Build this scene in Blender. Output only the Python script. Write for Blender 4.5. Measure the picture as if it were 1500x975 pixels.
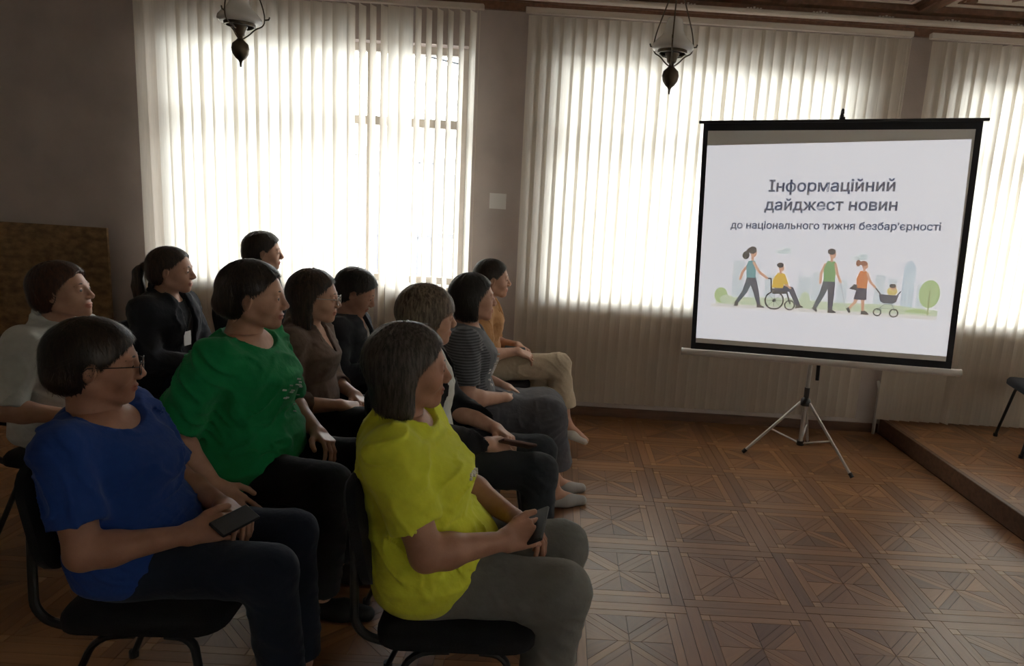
import bpy, math, random
import numpy as np
from mathutils import Vector, Matrix

random.seed(7); np.random.seed(7)
scene = bpy.context.scene
for _o in list(bpy.data.objects): bpy.data.objects.remove(_o)
C = scene.collection
PI = math.pi

# ------------------------------------------------------------------ camera
CAM_H = 1.58
FPX, CX, CY = 1010.0, 825.0, 487.5
PITCH, ROLL, YAW = math.radians(10.7), math.radians(3.55), math.radians(-0.5)
cam_d = bpy.data.cameras.new('camera'); cam = bpy.data.objects.new('camera', cam_d); C.objects.link(cam)
cam_d.sensor_fit = 'HORIZONTAL'; cam_d.sensor_width = 36.0
cam_d.lens = FPX * 36.0 / 1500.0
cam_d.shift_x = -(CX - 750.0) / 1500.0
_f = Vector((-math.sin(YAW) * math.cos(PITCH), math.cos(YAW) * math.cos(PITCH), -math.sin(PITCH)))
_r = Vector((math.cos(YAW), math.sin(YAW), 0)); _d = _f.cross(_r)
_R = _r * math.cos(ROLL) - _d * math.sin(ROLL); _D = _r * math.sin(ROLL) + _d * math.cos(ROLL)
cam.matrix_world = Matrix(((_R.x, -_D.x, -_f.x, 0), (_R.y, -_D.y, -_f.y, 0), (_R.z, -_D.z, -_f.z, CAM_H), (0, 0, 0, 1)))
cam_d.clip_start = 0.05
scene.camera = cam

# ------------------------------------------------------------------ world, exposure
SKY = 14.5
w = bpy.data.worlds.new('sky'); scene.world = w; w.use_nodes = True
_bg = w.node_tree.nodes['Background']; _bg.inputs[0].default_value = (0.93, 0.97, 1.0, 1); _bg.inputs[1].default_value = SKY
vs = scene.view_settings
scene.display_settings.display_device = 'sRGB'
vs.view_transform = 'Standard'; vs.look = 'None'; vs.gamma = 1.0; vs.use_curve_mapping = False
vs.exposure = 0.25
scene.cycles.use_denoising = True
scene.cycles.max_bounces = 10; scene.cycles.diffuse_bounces = 6; scene.cycles.transparent_max_bounces = 12
scene.cycles.sample_clamp_indirect = 6.0

# room numbers
WALL_Y = 5.06; CEIL = 3.02; X0, X1, Y0 = -4.9, 5.6, -2.6
OPEN = [(-2.80, -0.73), (-0.05, 1.98), (2.70, 4.74)]; WT = 0.24
SILL, HEAD = 0.92, 2.60
REAR_ADDED = [(1.4, 4.6)]      # unseen window added behind the camera for fill daylight
RWIN_ADDED = (0.2, 3.4)        # unseen window added in the end wall, lights the audience fronts
def portal(name, loc, sx, sy, rot):
    l = bpy.data.lights.new(name, 'AREA'); l.shape = 'RECTANGLE'; l.size = sx; l.size_y = sy
    o = bpy.data.objects.new(name, l); C.objects.link(o); o.location = loc; o.rotation_euler = rot
    l.cycles.is_portal = True
for a, b in OPEN:
    portal('sky_portal', ((a + b) / 2, WALL_Y + WT, (SILL + HEAD) / 2), b - a, HEAD - SILL, (-PI / 2, 0, 0))
for a, b in REAR_ADDED:
    portal('sky_portal', ((a + b) / 2, Y0 - 0.22, (SILL + HEAD) / 2), b - a, HEAD - SILL, (PI / 2, 0, 0))

portal('sky_portal', (X1 + 0.22, sum(RWIN_ADDED) / 2, (SILL + HEAD) / 2), HEAD - SILL, RWIN_ADDED[1] - RWIN_ADDED[0], (0, PI / 2, 0))

# ------------------------------------------------------------------ materials
def mat(name, col, rough=0.6, metal=0.0, spec=0.4, noise=0.0, nscale=8.0, bump=0.0, bscale=60.0, stretch=(1, 1, 1), emit=None, coat=0.0, sheen=0.0, bdist=0.004):
    m = bpy.data.materials.new(name); m.use_nodes = True
    nt = m.node_tree; b = nt.nodes['Principled BSDF']
    b.inputs['Base Color'].default_value = (*col, 1); b.inputs['Roughness'].default_value = rough
    b.inputs['Metallic'].default_value = metal; b.inputs['Specular IOR Level'].default_value = spec
    b.inputs['Coat Weight'].default_value = coat
    b.inputs['Sheen Weight'].default_value = sheen
    if noise or bump:
        tc = nt.nodes.new('ShaderNodeTexCoord'); mp = nt.nodes.new('ShaderNodeMapping'); mp.inputs['Scale'].default_value = stretch
        nt.links.new(tc.outputs['Object'], mp.inputs[0])
    if noise:
        n = nt.nodes.new('ShaderNodeTexNoise'); n.inputs['Scale'].default_value = nscale; n.inputs['Detail'].default_value = 5
        nt.links.new(mp.outputs[0], n.inputs['Vector'])
        r = nt.nodes.new('ShaderNodeValToRGB'); e = r.color_ramp.elements
        e[0].position = 0.3; e[1].position = 0.7
        e[0].color = (*[c * (1 - noise) for c in col], 1); e[1].color = (*[min(1, c * (1 + noise)) for c in col], 1)
        nt.links.new(n.outputs['Fac'], r.inputs[0]); nt.links.new(r.outputs[0], b.inputs['Base Color'])
    if bump:
        n2 = nt.nodes.new('ShaderNodeTexNoise'); n2.inputs['Scale'].default_value = bscale; n2.inputs['Detail'].default_value = 3
        nt.links.new(mp.outputs[0], n2.inputs['Vector'])
        bp = nt.nodes.new('ShaderNodeBump'); bp.inputs['Strength'].default_value = bump; bp.inputs['Distance'].default_value = bdist
        nt.links.new(n2.outputs['Fac'], bp.inputs['Height']); nt.links.new(bp.outputs[0], b.inputs['Normal'])
    if emit:
        b.inputs['Emission Color'].default_value = (*emit[0], 1); b.inputs['Emission Strength'].default_value = emit[1]
    return m
M = {}
M['wall'] = mat('wall_paint', (0.46, 0.395, 0.365), 0.85, noise=0.10, nscale=3.0, bump=0.15, bscale=90)
M['wall_pale'] = mat('wall_paint_pale', (0.70, 0.67, 0.62), 0.85, noise=0.06, nscale=3.0)
M['ceil_brown'] = mat('ceiling_wood', (0.17, 0.085, 0.05), 0.5, noise=0.25, nscale=6, stretch=(6, 1, 6))
M['ceil_pale'] = mat('ceiling_panel_paint', (0.62, 0.56, 0.46), 0.7, noise=0.08, nscale=12)
M['mould'] = mat('moulding_cream', (0.66, 0.58, 0.50), 0.6, noise=0.06)
M['rail'] = mat('headrail_enamel', (0.62, 0.55, 0.48), 0.4)
M['sill'] = mat('sill_paint', (0.70, 0.67, 0.62), 0.5)
M['frame'] = mat('window_frame_paint', (0.62, 0.58, 0.52), 0.5, noise=0.06)
M['skirt'] = mat('baseboard_wood', (0.10, 0.05, 0.03), 0.45, noise=0.3, nscale=5, stretch=(1, 8, 8))
M['black_steel'] = mat('black_steel', (0.012, 0.012, 0.013), 0.38)
M['black_fabric'] = mat('black_fabric', (0.014, 0.014, 0.017), 0.95, spec=0.15, noise=0.3, nscale=300, bump=0.3, bscale=500, sheen=0.05)
M['black_plastic'] = mat('black_plastic', (0.015, 0.015, 0.017), 0.45)
M['screen_black'] = mat('screen_border_black', (0.015, 0.015, 0.022), 0.75)
M['alu'] = mat('grey_aluminium', (0.55, 0.54, 0.53), 0.35, metal=0.7)
M['case'] = mat('screen_case_enamel', (0.58, 0.54, 0.52), 0.4, metal=0.1)
M['brass'] = mat('dark_brass', (0.10, 0.075, 0.05), 0.4, metal=0.6, noise=0.3, nscale=30)
M['opal'] = mat('opal_glass', (0.62, 0.60, 0.58), 0.25, spec=0.5)
M['osb'] = mat('chipboard', (0.22, 0.135, 0.065), 0.8, noise=0.45, nscale=16, stretch=(1, 1, 1.6), bump=0.3, bscale=40)
M['paper'] = mat('paper_white', (0.72, 0.70, 0.68), 0.8)
M['pipe'] = mat('pipe_paint', (0.62, 0.60, 0.57), 0.4)
M['dark_void'] = mat('sub_floor', (0.06, 0.034, 0.02), 0.9)
M['out_wall'] = mat('outside_plaster', (0.62, 0.60, 0.57), 0.9, noise=0.05)
M['out_ground'] = mat('outside_asphalt', (0.16, 0.16, 0.16), 0.9, noise=0.1)
M['out_roof'] = mat('outside_roof', (0.22, 0.21, 0.21), 0.8)
M['out_metal'] = mat('outside_gate_paint', (0.16, 0.16, 0.17), 0.6)
M['eave'] = mat('added_eave_boards', (0.42, 0.28, 0.15), 0.8, noise=0.1)

def slat_mat():
    m = bpy.data.materials.new('blind_fabric'); m.use_nodes = True; nt = m.node_tree
    for n in list(nt.nodes): nt.nodes.remove(n)
    out = nt.nodes.new('ShaderNodeOutputMaterial'); mix = nt.nodes.new('ShaderNodeMixShader')
    d = nt.nodes.new('ShaderNodeBsdfDiffuse'); t = nt.nodes.new('ShaderNodeBsdfTranslucent')
    tc = nt.nodes.new('ShaderNodeTexCoord'); mp = nt.nodes.new('ShaderNodeMapping'); mp.inputs['Scale'].default_value = (1, 1, 0.04)
    nz = nt.nodes.new('ShaderNodeTexNoise'); nz.inputs['Scale'].default_value = 160; nz.inputs['Detail'].default_value = 2
    nt.links.new(tc.outputs['Object'], mp.inputs[0]); nt.links.new(mp.outputs[0], nz.inputs['Vector'])
    for s, c in ((d, (0.62, 0.55, 0.475)), (t, (0.80, 0.76, 0.68))):
        r = nt.nodes.new('ShaderNodeValToRGB'); e = r.color_ramp.elements
        e[0].position = 0.3; e[1].position = 0.7
        e[0].color = (*[k * 0.95 for k in c], 1); e[1].color = (*[k * 1.05 for k in c], 1)
        nt.links.new(nz.outputs['Fac'], r.inputs[0]); nt.links.new(r.outputs[0], s.inputs['Color'])
    mix.inputs[0].default_value = 0.5
    nt.links.new(d.outputs[0], mix.inputs[1]); nt.links.new(t.outputs[0], mix.inputs[2]); nt.links.new(mix.outputs[0], out.inputs[0])
    return m
M['slat'] = slat_mat()
def glass_mat():
    m = bpy.data.materials.new('window_glass'); m.use_nodes = True; nt = m.node_tree
    for n in list(nt.nodes): nt.nodes.remove(n)
    out = nt.nodes.new('ShaderNodeOutputMaterial'); mix = nt.nodes.new('ShaderNodeMixShader')
    t = nt.nodes.new('ShaderNodeBsdfTransparent'); g = nt.nodes.new('ShaderNodeBsdfGlossy'); g.inputs['Roughness'].default_value = 0.02
    t.inputs[0].default_value = (0.95, 0.97, 0.96, 1)
    fr = nt.nodes.new('ShaderNodeFresnel'); fr.inputs[0].default_value = 1.35
    nt.links.new(fr.outputs[0], mix.inputs[0]); nt.links.new(t.outputs[0], mix.inputs[1]); nt.links.new(g.outputs[0], mix.inputs[2]); nt.links.new(mix.outputs[0], out.inputs[0])
    return m
M['glass'] = glass_mat()
def parquet_mat(name, c0, c1):
    m = bpy.data.materials.new(name); m.use_nodes = True; nt = m.node_tree; b = nt.nodes['Principled BSDF']
    uv = nt.nodes.new('ShaderNodeUVMap'); uv.uv_map = 'UVMap'
    oi = nt.nodes.new('ShaderNodeObjectInfo'); at = nt.nodes.new('ShaderNodeAttribute'); at.attribute_name = 'rnd'
    ad = nt.nodes.new('ShaderNodeMath'); ad.operation = 'ADD'; nt.links.new(oi.outputs['Random'], ad.inputs[0]); nt.links.new(at.outputs['Fac'], ad.inputs[1])
    fr = nt.nodes.new('ShaderNodeMath'); fr.operation = 'FRACT'; nt.links.new(ad.outputs[0], fr.inputs[0])
    cb = nt.nodes.new('ShaderNodeCombineXYZ'); nt.links.new(fr.outputs[0], cb.inputs[2]); 
    mu = nt.nodes.new('ShaderNodeVectorMath'); mu.operation = 'MULTIPLY_ADD'; mu.inputs[1].default_value = (5, 70, 1); nt.links.new(uv.outputs[0], mu.inputs[0])
    sc = nt.nodes.new('ShaderNodeVectorMath'); sc.operation = 'SCALE'; sc.inputs['Scale'].default_value = 50; nt.links.new(cb.outputs[0], sc.inputs[0]); nt.links.new(sc.outputs[0], mu.inputs[2])
    nz = nt.nodes.new('ShaderNodeTexNoise'); nz.inputs['Scale'].default_value = 1.0; nz.inputs['Detail'].default_value = 4; nt.links.new(mu.outputs[0], nz.inputs['Vector'])
    mx = nt.nodes.new('ShaderNodeMath'); mx.operation = 'MULTIPLY_ADD'; mx.inputs[1].default_value = 0.5; nt.links.new(nz.outputs['Fac'], mx.inputs[0])
    ha = nt.nodes.new('ShaderNodeMath'); ha.operation = 'MULTIPLY'; ha.inputs[1].default_value = 0.5; nt.links.new(fr.outputs[0], ha.inputs[0]); nt.links.new(ha.outputs[0], mx.inputs[2])
    r = nt.nodes.new('ShaderNodeValToRGB'); e = r.color_ramp.elements; e[0].position = 0.15; e[1].position = 0.85; e[0].color = (*c0, 1); e[1].color = (*c1, 1)
    nt.links.new(mx.outputs[0], r.inputs[0]); nt.links.new(r.outputs[0], b.inputs['Base Color'])
    # worn varnish: roughness wanders
    tc = nt.nodes.new('ShaderNodeTexCoord'); ge = nt.nodes.new('ShaderNodeNewGeometry')
    n2 = nt.nodes.new('ShaderNodeTexNoise'); n2.inputs['Scale'].default_value = 1.6; n2.inputs['Detail'].default_value = 2; nt.links.new(ge.outputs['Position'], n2.inputs['Vector'])
    mr = nt.nodes.new('ShaderNodeMapRange'); mr.inputs['From Min'].default_value = 0.3; mr.inputs['From Max'].default_value = 0.7; mr.inputs['To Min'].default_value = 0.31; mr.inputs['To Max'].default_value = 0.42
    nt.links.new(n2.outputs['Fac'], mr.inputs['Value']); nt.links.new(mr.outputs[0], b.inputs['Roughness'])
    bp = nt.nodes.new('ShaderNodeBump'); bp.inputs['Strength'].default_value = 0.25; bp.inputs['Distance'].default_value = 0.002
    nt.links.new(nz.outputs['Fac'], bp.inputs['Height']); nt.links.new(bp.outputs[0], b.inputs['Normal'])
    b.inputs['Specular IOR Level'].default_value = 0.7
    return m
M['pq_mid'] = parquet_mat('parquet_oak', (0.13, 0.055, 0.020), (0.32, 0.15, 0.058))
M['pq_dark'] = parquet_mat('parquet_dark', (0.11, 0.044, 0.017), (0.25, 0.11, 0.042))
M['pq_light'] = parquet_mat('parquet_light', (0.28, 0.15, 0.066), (0.38, 0.21, 0.10))

# ------------------------------------------------------------------ mesh helpers
class MB:
    def __init__(s): s.v = []; s.f = []; s.m = []; s.cur = 0
    def poly(s, pts): 
        n = len(s.v); s.v += [tuple(p) for p in pts]; s.f.append(tuple(range(n, n + len(pts)))); s.m.append(s.cur); return s
    def faces(s, vs_, fs):
        n = len(s.v); s.v += [tuple(p) for p in vs_]
        for f in fs: s.f.append(tuple(n + i for i in f)); s.m.append(s.cur)
        return s
    def box(s, a, b, bev=0.0, T=None):
        x0, y0, z0 = a; x1, y1, z1 = b
        if bev <= 0:
            vs_ = [(x0, y0, z0), (x1, y0, z0), (x1, y1, z0), (x0, y1, z0), (x0, y0, z1), (x1, y0, z1), (x1, y1, z1), (x0, y1, z1)]
            fs = [(3, 2, 1, 0), (4, 5, 6, 7), (0, 1, 5, 4), (1, 2, 6, 5), (2, 3, 7, 6), (3, 0, 4, 7)]
        else:
            e = bev; vs_ = []; fs = []
            # rounded by chamfer: 3 verts for each corner
            idx = {}
            for i, x in enumerate((x0, x1)):
                for j, y in enumerate((y0, y1)):
                    for k, z in enumerate((z0, z1)):
                        sx, sy, sz = (1, -1)[i], (1, -1)[j], (1, -1)[k]
                        idx[i, j, k] = len(vs_)
                        vs_ += [(x, y + sy * e, z + sz * e), (x + sx * e, y, z + sz * e), (x + sx * e, y + sy * e, z)]
            def q(*c): fs.append(c)
            I = lambda i, j, k, a: idx[i, j, k] + a
            q(I(0,0,0,0), I(0,0,1,0), I(0,1,1,0), I(0,1,0,0)); q(I(1,0,0,0), I(1,1,0,0), I(1,1,1,0), I(1,0,1,0))
            q(I(0,0,0,1), I(1,0,0,1), I(1,0,1,1), I(0,0,1,1)); q(I(0,1,0,1), I(0,1,1,1), I(1,1,1,1), I(1,1,0,1))
            q(I(0,0,0,2), I(0,1,0,2), I(1,1,0,2), I(1,0,0,2)); q(I(0,0,1,2), I(1,0,1,2), I(1,1,1,2), I(0,1,1,2))
            for j in (0, 1):
                for k in (0, 1): q(I(0,j,k,1), I(1,j,k,1), I(1,j,k,2), I(0,j,k,2))
            for i in (0, 1):
                for k in (0, 1): q(I(i,0,k,0), I(i,1,k,0), I(i,1,k,2), I(i,0,k,2))
            for i in (0, 1):
                for j in (0, 1): q(I(i,j,0,0), I(i,j,1,0), I(i,j,1,1), I(i,j,0,1))
            for c in idx.values(): q(c, c + 1, c + 2)
        if T is not None: vs_ = [tuple(T @ Vector(v)) for v in vs_]
        return s.faces(vs_, fs)
    def tube(s, pts, r, n=10, rz=None, cap=True):
        """tube along a polyline; r a radius or list"""
        P = [Vector(p) for p in pts]; rs = r if isinstance(r, (list, tuple)) else [r] * len(P)
        rings = []; up = None
        for i, p in enumerate(P):
            t = (P[min(i + 1, len(P) - 1)] - P[max(i - 1, 0)]).normalized()
            if up is None:
                up = Vector((0, 0, 1)) if abs(t.z) < 0.9 else Vector((0, 1, 0))
            a = t.cross(up).normalized(); b = a.cross(t).normalized(); up = b
            rings.append([p + a * math.cos(2 * PI * k / n) * rs[i] + b * math.sin(2 * PI * k / n) * (rs[i] if rz is None else rz) for k in range(n)])
        vs_ = [v for R in rings for v in R]; fs = []
        for i in range(len(P) - 1):
            for k in range(n): fs.append((i * n + k, i * n + (k + 1) % n, (i + 1) * n + (k + 1) % n, (i + 1) * n + k))
        if cap: fs.append(tuple(range(n - 1, -1, -1))); fs.append(tuple(range((len(P) - 1) * n, len(P) * n)))
        return s.faces(vs_, fs)
    def lathe(s, prof, n=24, o=(0, 0, 0)):
        vs_ = []; fs = []
        for r, z in prof:
            for k in range(n): vs_.append((o[0] + r * math.cos(2 * PI * k / n), o[1] + r * math.sin(2 * PI * k / n), o[2] + z))
        for i in range(len(prof) - 1):
            for k in range(n): fs.append((i * n + k, i * n + (k + 1) % n, (i + 1) * n + (k + 1) % n, (i + 1) * n + k))
        return s.faces(vs_, fs)
    def prism(s, poly, z0, z1, inset=0.0):
        n = len(poly); top = poly
        if inset:
            c = (sum(p[0] for p in poly) / n, sum(p[1] for p in poly) / n)
            top = []
            for p in poly:
                d = math.hypot(p[0] - c[0], p[1] - c[1]) or 1; k = 1 - inset / d
                top.append((c[0] + (p[0] - c[0]) * k, c[1] + (p[1] - c[1]) * k))
        vs_ = [(p[0], p[1], z0) for p in poly] + [(p[0], p[1], z1 - inset) for p in poly] + [(p[0], p[1], z1) for p in top]
        fs = []
        for l in (0, n):
            for k in range(n): fs.append((l + k, l + (k + 1) % n, l + n + (k + 1) % n, l + n + k))
        fs.append(tuple(range(2 * n, 3 * n))); fs.append(tuple(range(n - 1, -1, -1)))
        return s.faces(vs_, fs)
    def build(s, name, mats, parent=None, smooth=False, T=None):
        me = bpy.data.meshes.new(name); me.from_pydata(s.v, [], s.f)
        mats = mats if isinstance(mats, (list, tuple)) else [mats]
        for m in mats: me.materials.append(M[m] if isinstance(m, str) else m)
        if len(mats) > 1: me.polygons.foreach_set('material_index', s.m)
        if smooth: me.polygons.foreach_set('use_smooth', [True] * len(me.polygons))
        me.update()
        o = bpy.data.objects.new(name, me); C.objects.link(o)
        if parent is not None: o.parent = parent
        if T is not None: o.matrix_local = T
        return o
def smooth_by_angle(o, deg=35):
    me = o.data; me.polygons.foreach_set('use_smooth', [True] * len(me.polygons))
    try: me.set_sharp_from_angle(angle=math.radians(deg))
    except Exception: pass
    return o
def tag(o, label, cat=None, group=None, kind=None):
    if label: o['label'] = label
    if cat: o['category'] = cat
    if group: o['group'] = group
    if kind: o['kind'] = kind
    return o
def empty(name, loc=(0, 0, 0), rz=0.0, label=None, cat=None, group=None):
    o = bpy.data.objects.new(name, None); C.objects.link(o); o.location = loc; o.rotation_euler = (0, 0, rz); o.empty_display_size = 0.1
    tag(o, label, cat, group); return o
def struct(o, label=None): o['kind'] = 'structure'; (label and o.__setitem__('label', label)); return o
def bez(p0, p1, p2, p3, n=8):
    P = [Vector(p) for p in (p0, p1, p2, p3)]; out = []
    for i in range(n + 1):
        t = i / n; out.append(P[0] * (1 - t) ** 3 + P[1] * 3 * t * (1 - t) ** 2 + P[2] * 3 * t * t * (1 - t) + P[3] * t ** 3)
    return out
def rounded_path(pts, r, n=5):
    """polyline with rounded corners"""
    P = [Vector(p) for p in pts]; out = [P[0]]
    for i in range(1, len(P) - 1):
        a = (P[i - 1] - P[i]).normalized(); b = (P[i + 1] - P[i]).normalized()
        ra = min(r, (P[i - 1] - P[i]).length * 0.49, (P[i + 1] - P[i]).length * 0.49)
        out += bez(P[i] + a * ra, P[i] + a * ra * 0.45, P[i] + b * ra * 0.45, P[i] + b * ra, n)
    out.append(P[-1]); return out

# ================================================================== the setting
# ---- floor with art parquet
T_ = 0.498; GX, GY = 1.083, 2.550
def inset_poly(P, g):
    n = len(P); out = []
    for i in range(n):
        p0, p1, p2 = Vector(P[i - 1]), Vector(P[i]), Vector(P[(i + 1) % n])
        a = (p1 - p0).normalized(); b = (p2 - p1).normalized()
        na = Vector((-a.y, a.x)); nb = Vector((-b.y, b.x)); k = 1 + na.dot(nb)
        out.append(p1 + (na + nb) * (g / max(k, 0.3)))
    return [(p.x, p.y) for p in out]
def rot2(P, a): c, s = math.cos(a), math.sin(a); return [(x * c - y * s, x * s + y * c) for x, y in P]
def tile_pieces():
    h = T_ / 2; bw = 0.052; q = h - bw; s = 0.036; p = q - s; d = 0.060; out = []
    for k in range(4):
        a = k * PI / 2
        out.append((inset_poly(rot2([(-h, -h), (h - bw, -h), (h - bw, -h + bw), (-h, -h + bw)], a), 0.0010), 'pq_dark' if k % 2 else 'pq_mid', a))
        out.append((inset_poly(rot2([(q - s, q - s), (q, q - s), (q, q), (q - s, q)], a), 0.0009), 'pq_light', a))
        out.append((inset_poly(rot2([(-p, -q), (p, -q), (p, -p), (-p, -p)], a), 0.0007), 'pq_mid', a))
        dg = p * math.sqrt(2); u = dg - d / 2; e = d / math.sqrt(2)
        out.append((inset_poly(rot2([(0, 0), (d / 2, -d / 2), (u, -d / 2), (dg, 0)], a + PI / 4), 0.0006), 'pq_mid', a + PI / 4))
        out.append((inset_poly(rot2([(0, 0), (dg, 0), (u, d / 2), (d / 2, d / 2)], a + PI / 4), 0.0006), 'pq_mid' if k % 2 else 'pq_dark', a + PI / 4))
        out.append((inset_poly(rot2([(e, 0), (p, -(p - e)), (p, 0)], a), 0.0006), 'pq_dark', a - 0.6))
        out.append((inset_poly(rot2([(e, 0), (p, 0), (p, p - e)], a), 0.0006), 'pq_dark' if k % 2 else 'pq_mid', a + 0.6))
    return out
PIECES = tile_pieces()
def piece_geo(poly, top=0.0):
    b = MB(); b.prism(poly, -0.006, top, 0.0011); return b
def set_uv(me, ang, offs=None):
    uvl = me.uv_layers.new(name='UVMap'); n = len(me.loops)
    vi = np.empty(n, np.int32); me.loops.foreach_get('vertex_index', vi)
    co = np.empty(len(me.vertices) * 3); me.vertices.foreach_get('co', co); co = co.reshape(-1, 3)[vi]
    c, s = (np.cos(ang), np.sin(ang))
    uv = np.stack([co[:, 0] * c + co[:, 1] * s, -co[:, 0] * s + co[:, 1] * c], 1)
    uvl.data.foreach_set('uv', uv.ravel())
sl = MB(); sl.box((X0, Y0, -0.15), (X1, WALL_Y + WT, -0.0045))
floor = struct(sl.build('floor', 'dark_void'), 'reddish brown patterned parquet floor, worn and glossy')
piece_me = []
for poly, mk, ang in PIECES:
    b = piece_geo(poly); me = bpy.data.meshes.new('parquet_block'); me.from_pydata(b.v, [], b.f); me.materials.append(M[mk]); set_uv(me, ang); piece_me.append(me)
tiles = []
ix0, ix1 = int(math.floor((X0 - GX) / T_)), int(math.ceil((2.47 - GX) / T_))
iy0, iy1 = int(math.floor((Y0 - GY) / T_)), int(math.ceil((WALL_Y - GY) / T_))
for i in range(ix0, ix1):
    for j in range(iy0, iy1): tiles.append((GX + (i + 0.5) * T_, GY + (j + 0.5) * T_))
near = sorted([t for t in tiles if 0.05 < t[0] < 2.3 and t[1] > 1.9], key=lambda t: t[1] + abs(t[0] - 1.1) * 0.4)[:10]
def clip_ok(cx, cy, poly, xmax):
    return all(X0 < cx + x < xmax and Y0 < cy + y < WALL_Y for x, y in poly)
def clip_rect(P, xa, ya, xb, yb):
    def cut(P, f, it):
        out = []
        for i in range(len(P)):
            a, b = P[i - 1], P[i]; fa, fb = f(a), f(b)
            if fa >= 0 and fb >= 0: out.append(b)
            elif fa >= 0: out.append(it(a, b, fa, fb))
            elif fb >= 0: out.append(it(a, b, fa, fb)); out.append(b)
        return out
    it = lambda a, b, fa, fb: (a[0] + (b[0] - a[0]) * fa / (fa - fb), a[1] + (b[1] - a[1]) * fa / (fa - fb))
    for f in (lambda p: p[0] - xa, lambda p: xb - p[0], lambda p: p[1] - ya, lambda p: yb - p[1]):
        if P: P = cut(P, f, it)
    return P if len(P) > 2 else None
def parquet_stuff(name, tls, rect, z, parent, mk_over=None):
    b = MB(); mats = ['pq_mid', 'pq_dark', 'pq_light']; rnd = []; uvs = []
    for cx, cy in tls:
        for poly, mk, ang in PIECES:
            P = [(cx + x, cy + y) for x, y in poly]
            if not (rect[0] < cx - T_ / 2 and cx + T_ / 2 < rect[2] and rect[1] < cy - T_ / 2 and cy + T_ / 2 < rect[3]):
                P = clip_rect(P, *rect)
                if not P: continue
            n0 = len(b.f); b.cur = mats.index(mk); b.prism(P, z - 0.006, z + random.uniform(-0.0005, 0.0003), 0.0011)
            r = random.random(); rnd += [r] * (len(b.f) - n0); uvs += [ang] * (len(b.f) - n0)
    o = b.build(name, mats, parent)
    me = o.data; a = me.attributes.new('rnd', 'FLOAT', 'FACE'); a.data.foreach_set('value', rnd)
    cnt = np.empty(len(me.polygons), np.int32); me.polygons.foreach_get('loop_total', cnt)
    set_uv(me, np.repeat(np.array(uvs), cnt)); o['kind'] = 'stuff'; return o
for t in near:
    for me in piece_me:
        o = bpy.data.objects.new('parquet_block', me); C.objects.link(o); o.parent = floor; o.location = (t[0], t[1], random.uniform(-0.0006, 0.0004))
PLX = 2.485
parquet_stuff('parquet_field', [t for t in tiles if t not in near], (X0 + 0.01, Y0 + 0.01, PLX - 0.002, WALL_Y - 0.002), 0.0, floor)

# ---- stage platform on the right
pl = MB(); pl.box((PLX + 0.03, Y0 + 0.01, 0.0), (X1 - 0.01, WALL_Y - 0.03, 0.111))
plat = struct(pl.build('stage_platform', 'dark_void'), 'low parquet covered stage platform with dark brown riser')
y = WALL_Y - 0.03
k = 0
while y > Y0 + 0.1:
    y2 = max(y - 1.9, Y0 + 0.01)
    rb = MB(); rb.box((PLX, y2 + 0.002, 0.002), (PLX + 0.03, y, 0.122), 0.003); rb.build('riser_board', 'skirt', plat); y = y2
ptiles = [(PLX + 0.03 + (i + 0.5) * T_, WALL_Y - 0.03 - (j + 0.5) * T_) for i in range(7) for j in range(9)]
parquet_stuff('parquet_field', ptiles, (PLX + 0.032, 0.4, X1 - 0.02, WALL_Y - 0.035), 0.12, plat)

# ---- walls
b = MB(); yb = WALL_Y + WT
edges = [X0] + [e for o in OPEN for e in o] + [X1]
for i in range(0, len(edges), 2): b.box((edges[i], WALL_Y, -0.1), (edges[i + 1], yb, CEIL + 0.15))
for a, c in OPEN:
    b.box((a, WALL_Y, -0.1), (c, yb, SILL - 0.03)); b.box((a, WALL_Y, HEAD), (c, yb, CEIL + 0.15))
struct(b.build('wall_back', 'wall'), 'beige painted window wall behind the vertical blinds')
b = MB(); b.box((X0 - 0.2, Y0 - 0.2, -0.1), (X0, yb, CEIL + 0.15)); struct(b.build('wall_left', 'wall_pale'))
b = MB(); b.box((X1, Y0 - 0.2, -0.1), (X1 + 0.2, RWIN_ADDED[0], CEIL + 0.15)); b.box((X1, RWIN_ADDED[1], -0.1), (X1 + 0.2, yb, CEIL + 0.15)); b.box((X1, RWIN_ADDED[0], -0.1), (X1 + 0.2, RWIN_ADDED[1], SILL)); b.box((X1, RWIN_ADDED[0], HEAD), (X1 + 0.2, RWIN_ADDED[1], CEIL + 0.15)); struct(b.build('wall_right', 'wall_pale'))
b = MB(); edges = [X0 - 0.2] + [e for o in REAR_ADDED for e in o] + [X1 + 0.2]
for i in range(0, len(edges), 2): b.box((edges[i], Y0 - 0.2, -0.1), (edges[i + 1], Y0, CEIL + 0.15))
for a, c in REAR_ADDED: b.box((a, Y0 - 0.2, -0.1), (c, Y0, SILL)); b.box((a, Y0 - 0.2, HEAD), (c, Y0, CEIL + 0.15))
struct(b.build('wall_front', 'wall_pale'))
b = MB(); b.box((X0, WALL_Y - 0.018, 0.0), (PLX, WALL_Y, 0.07), 0.003); b.box((PLX + 0.03, WALL_Y - 0.025, 0.12), (X1, WALL_Y, 0.21), 0.003)
struct(b.build('baseboard_back', 'skirt'))

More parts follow.
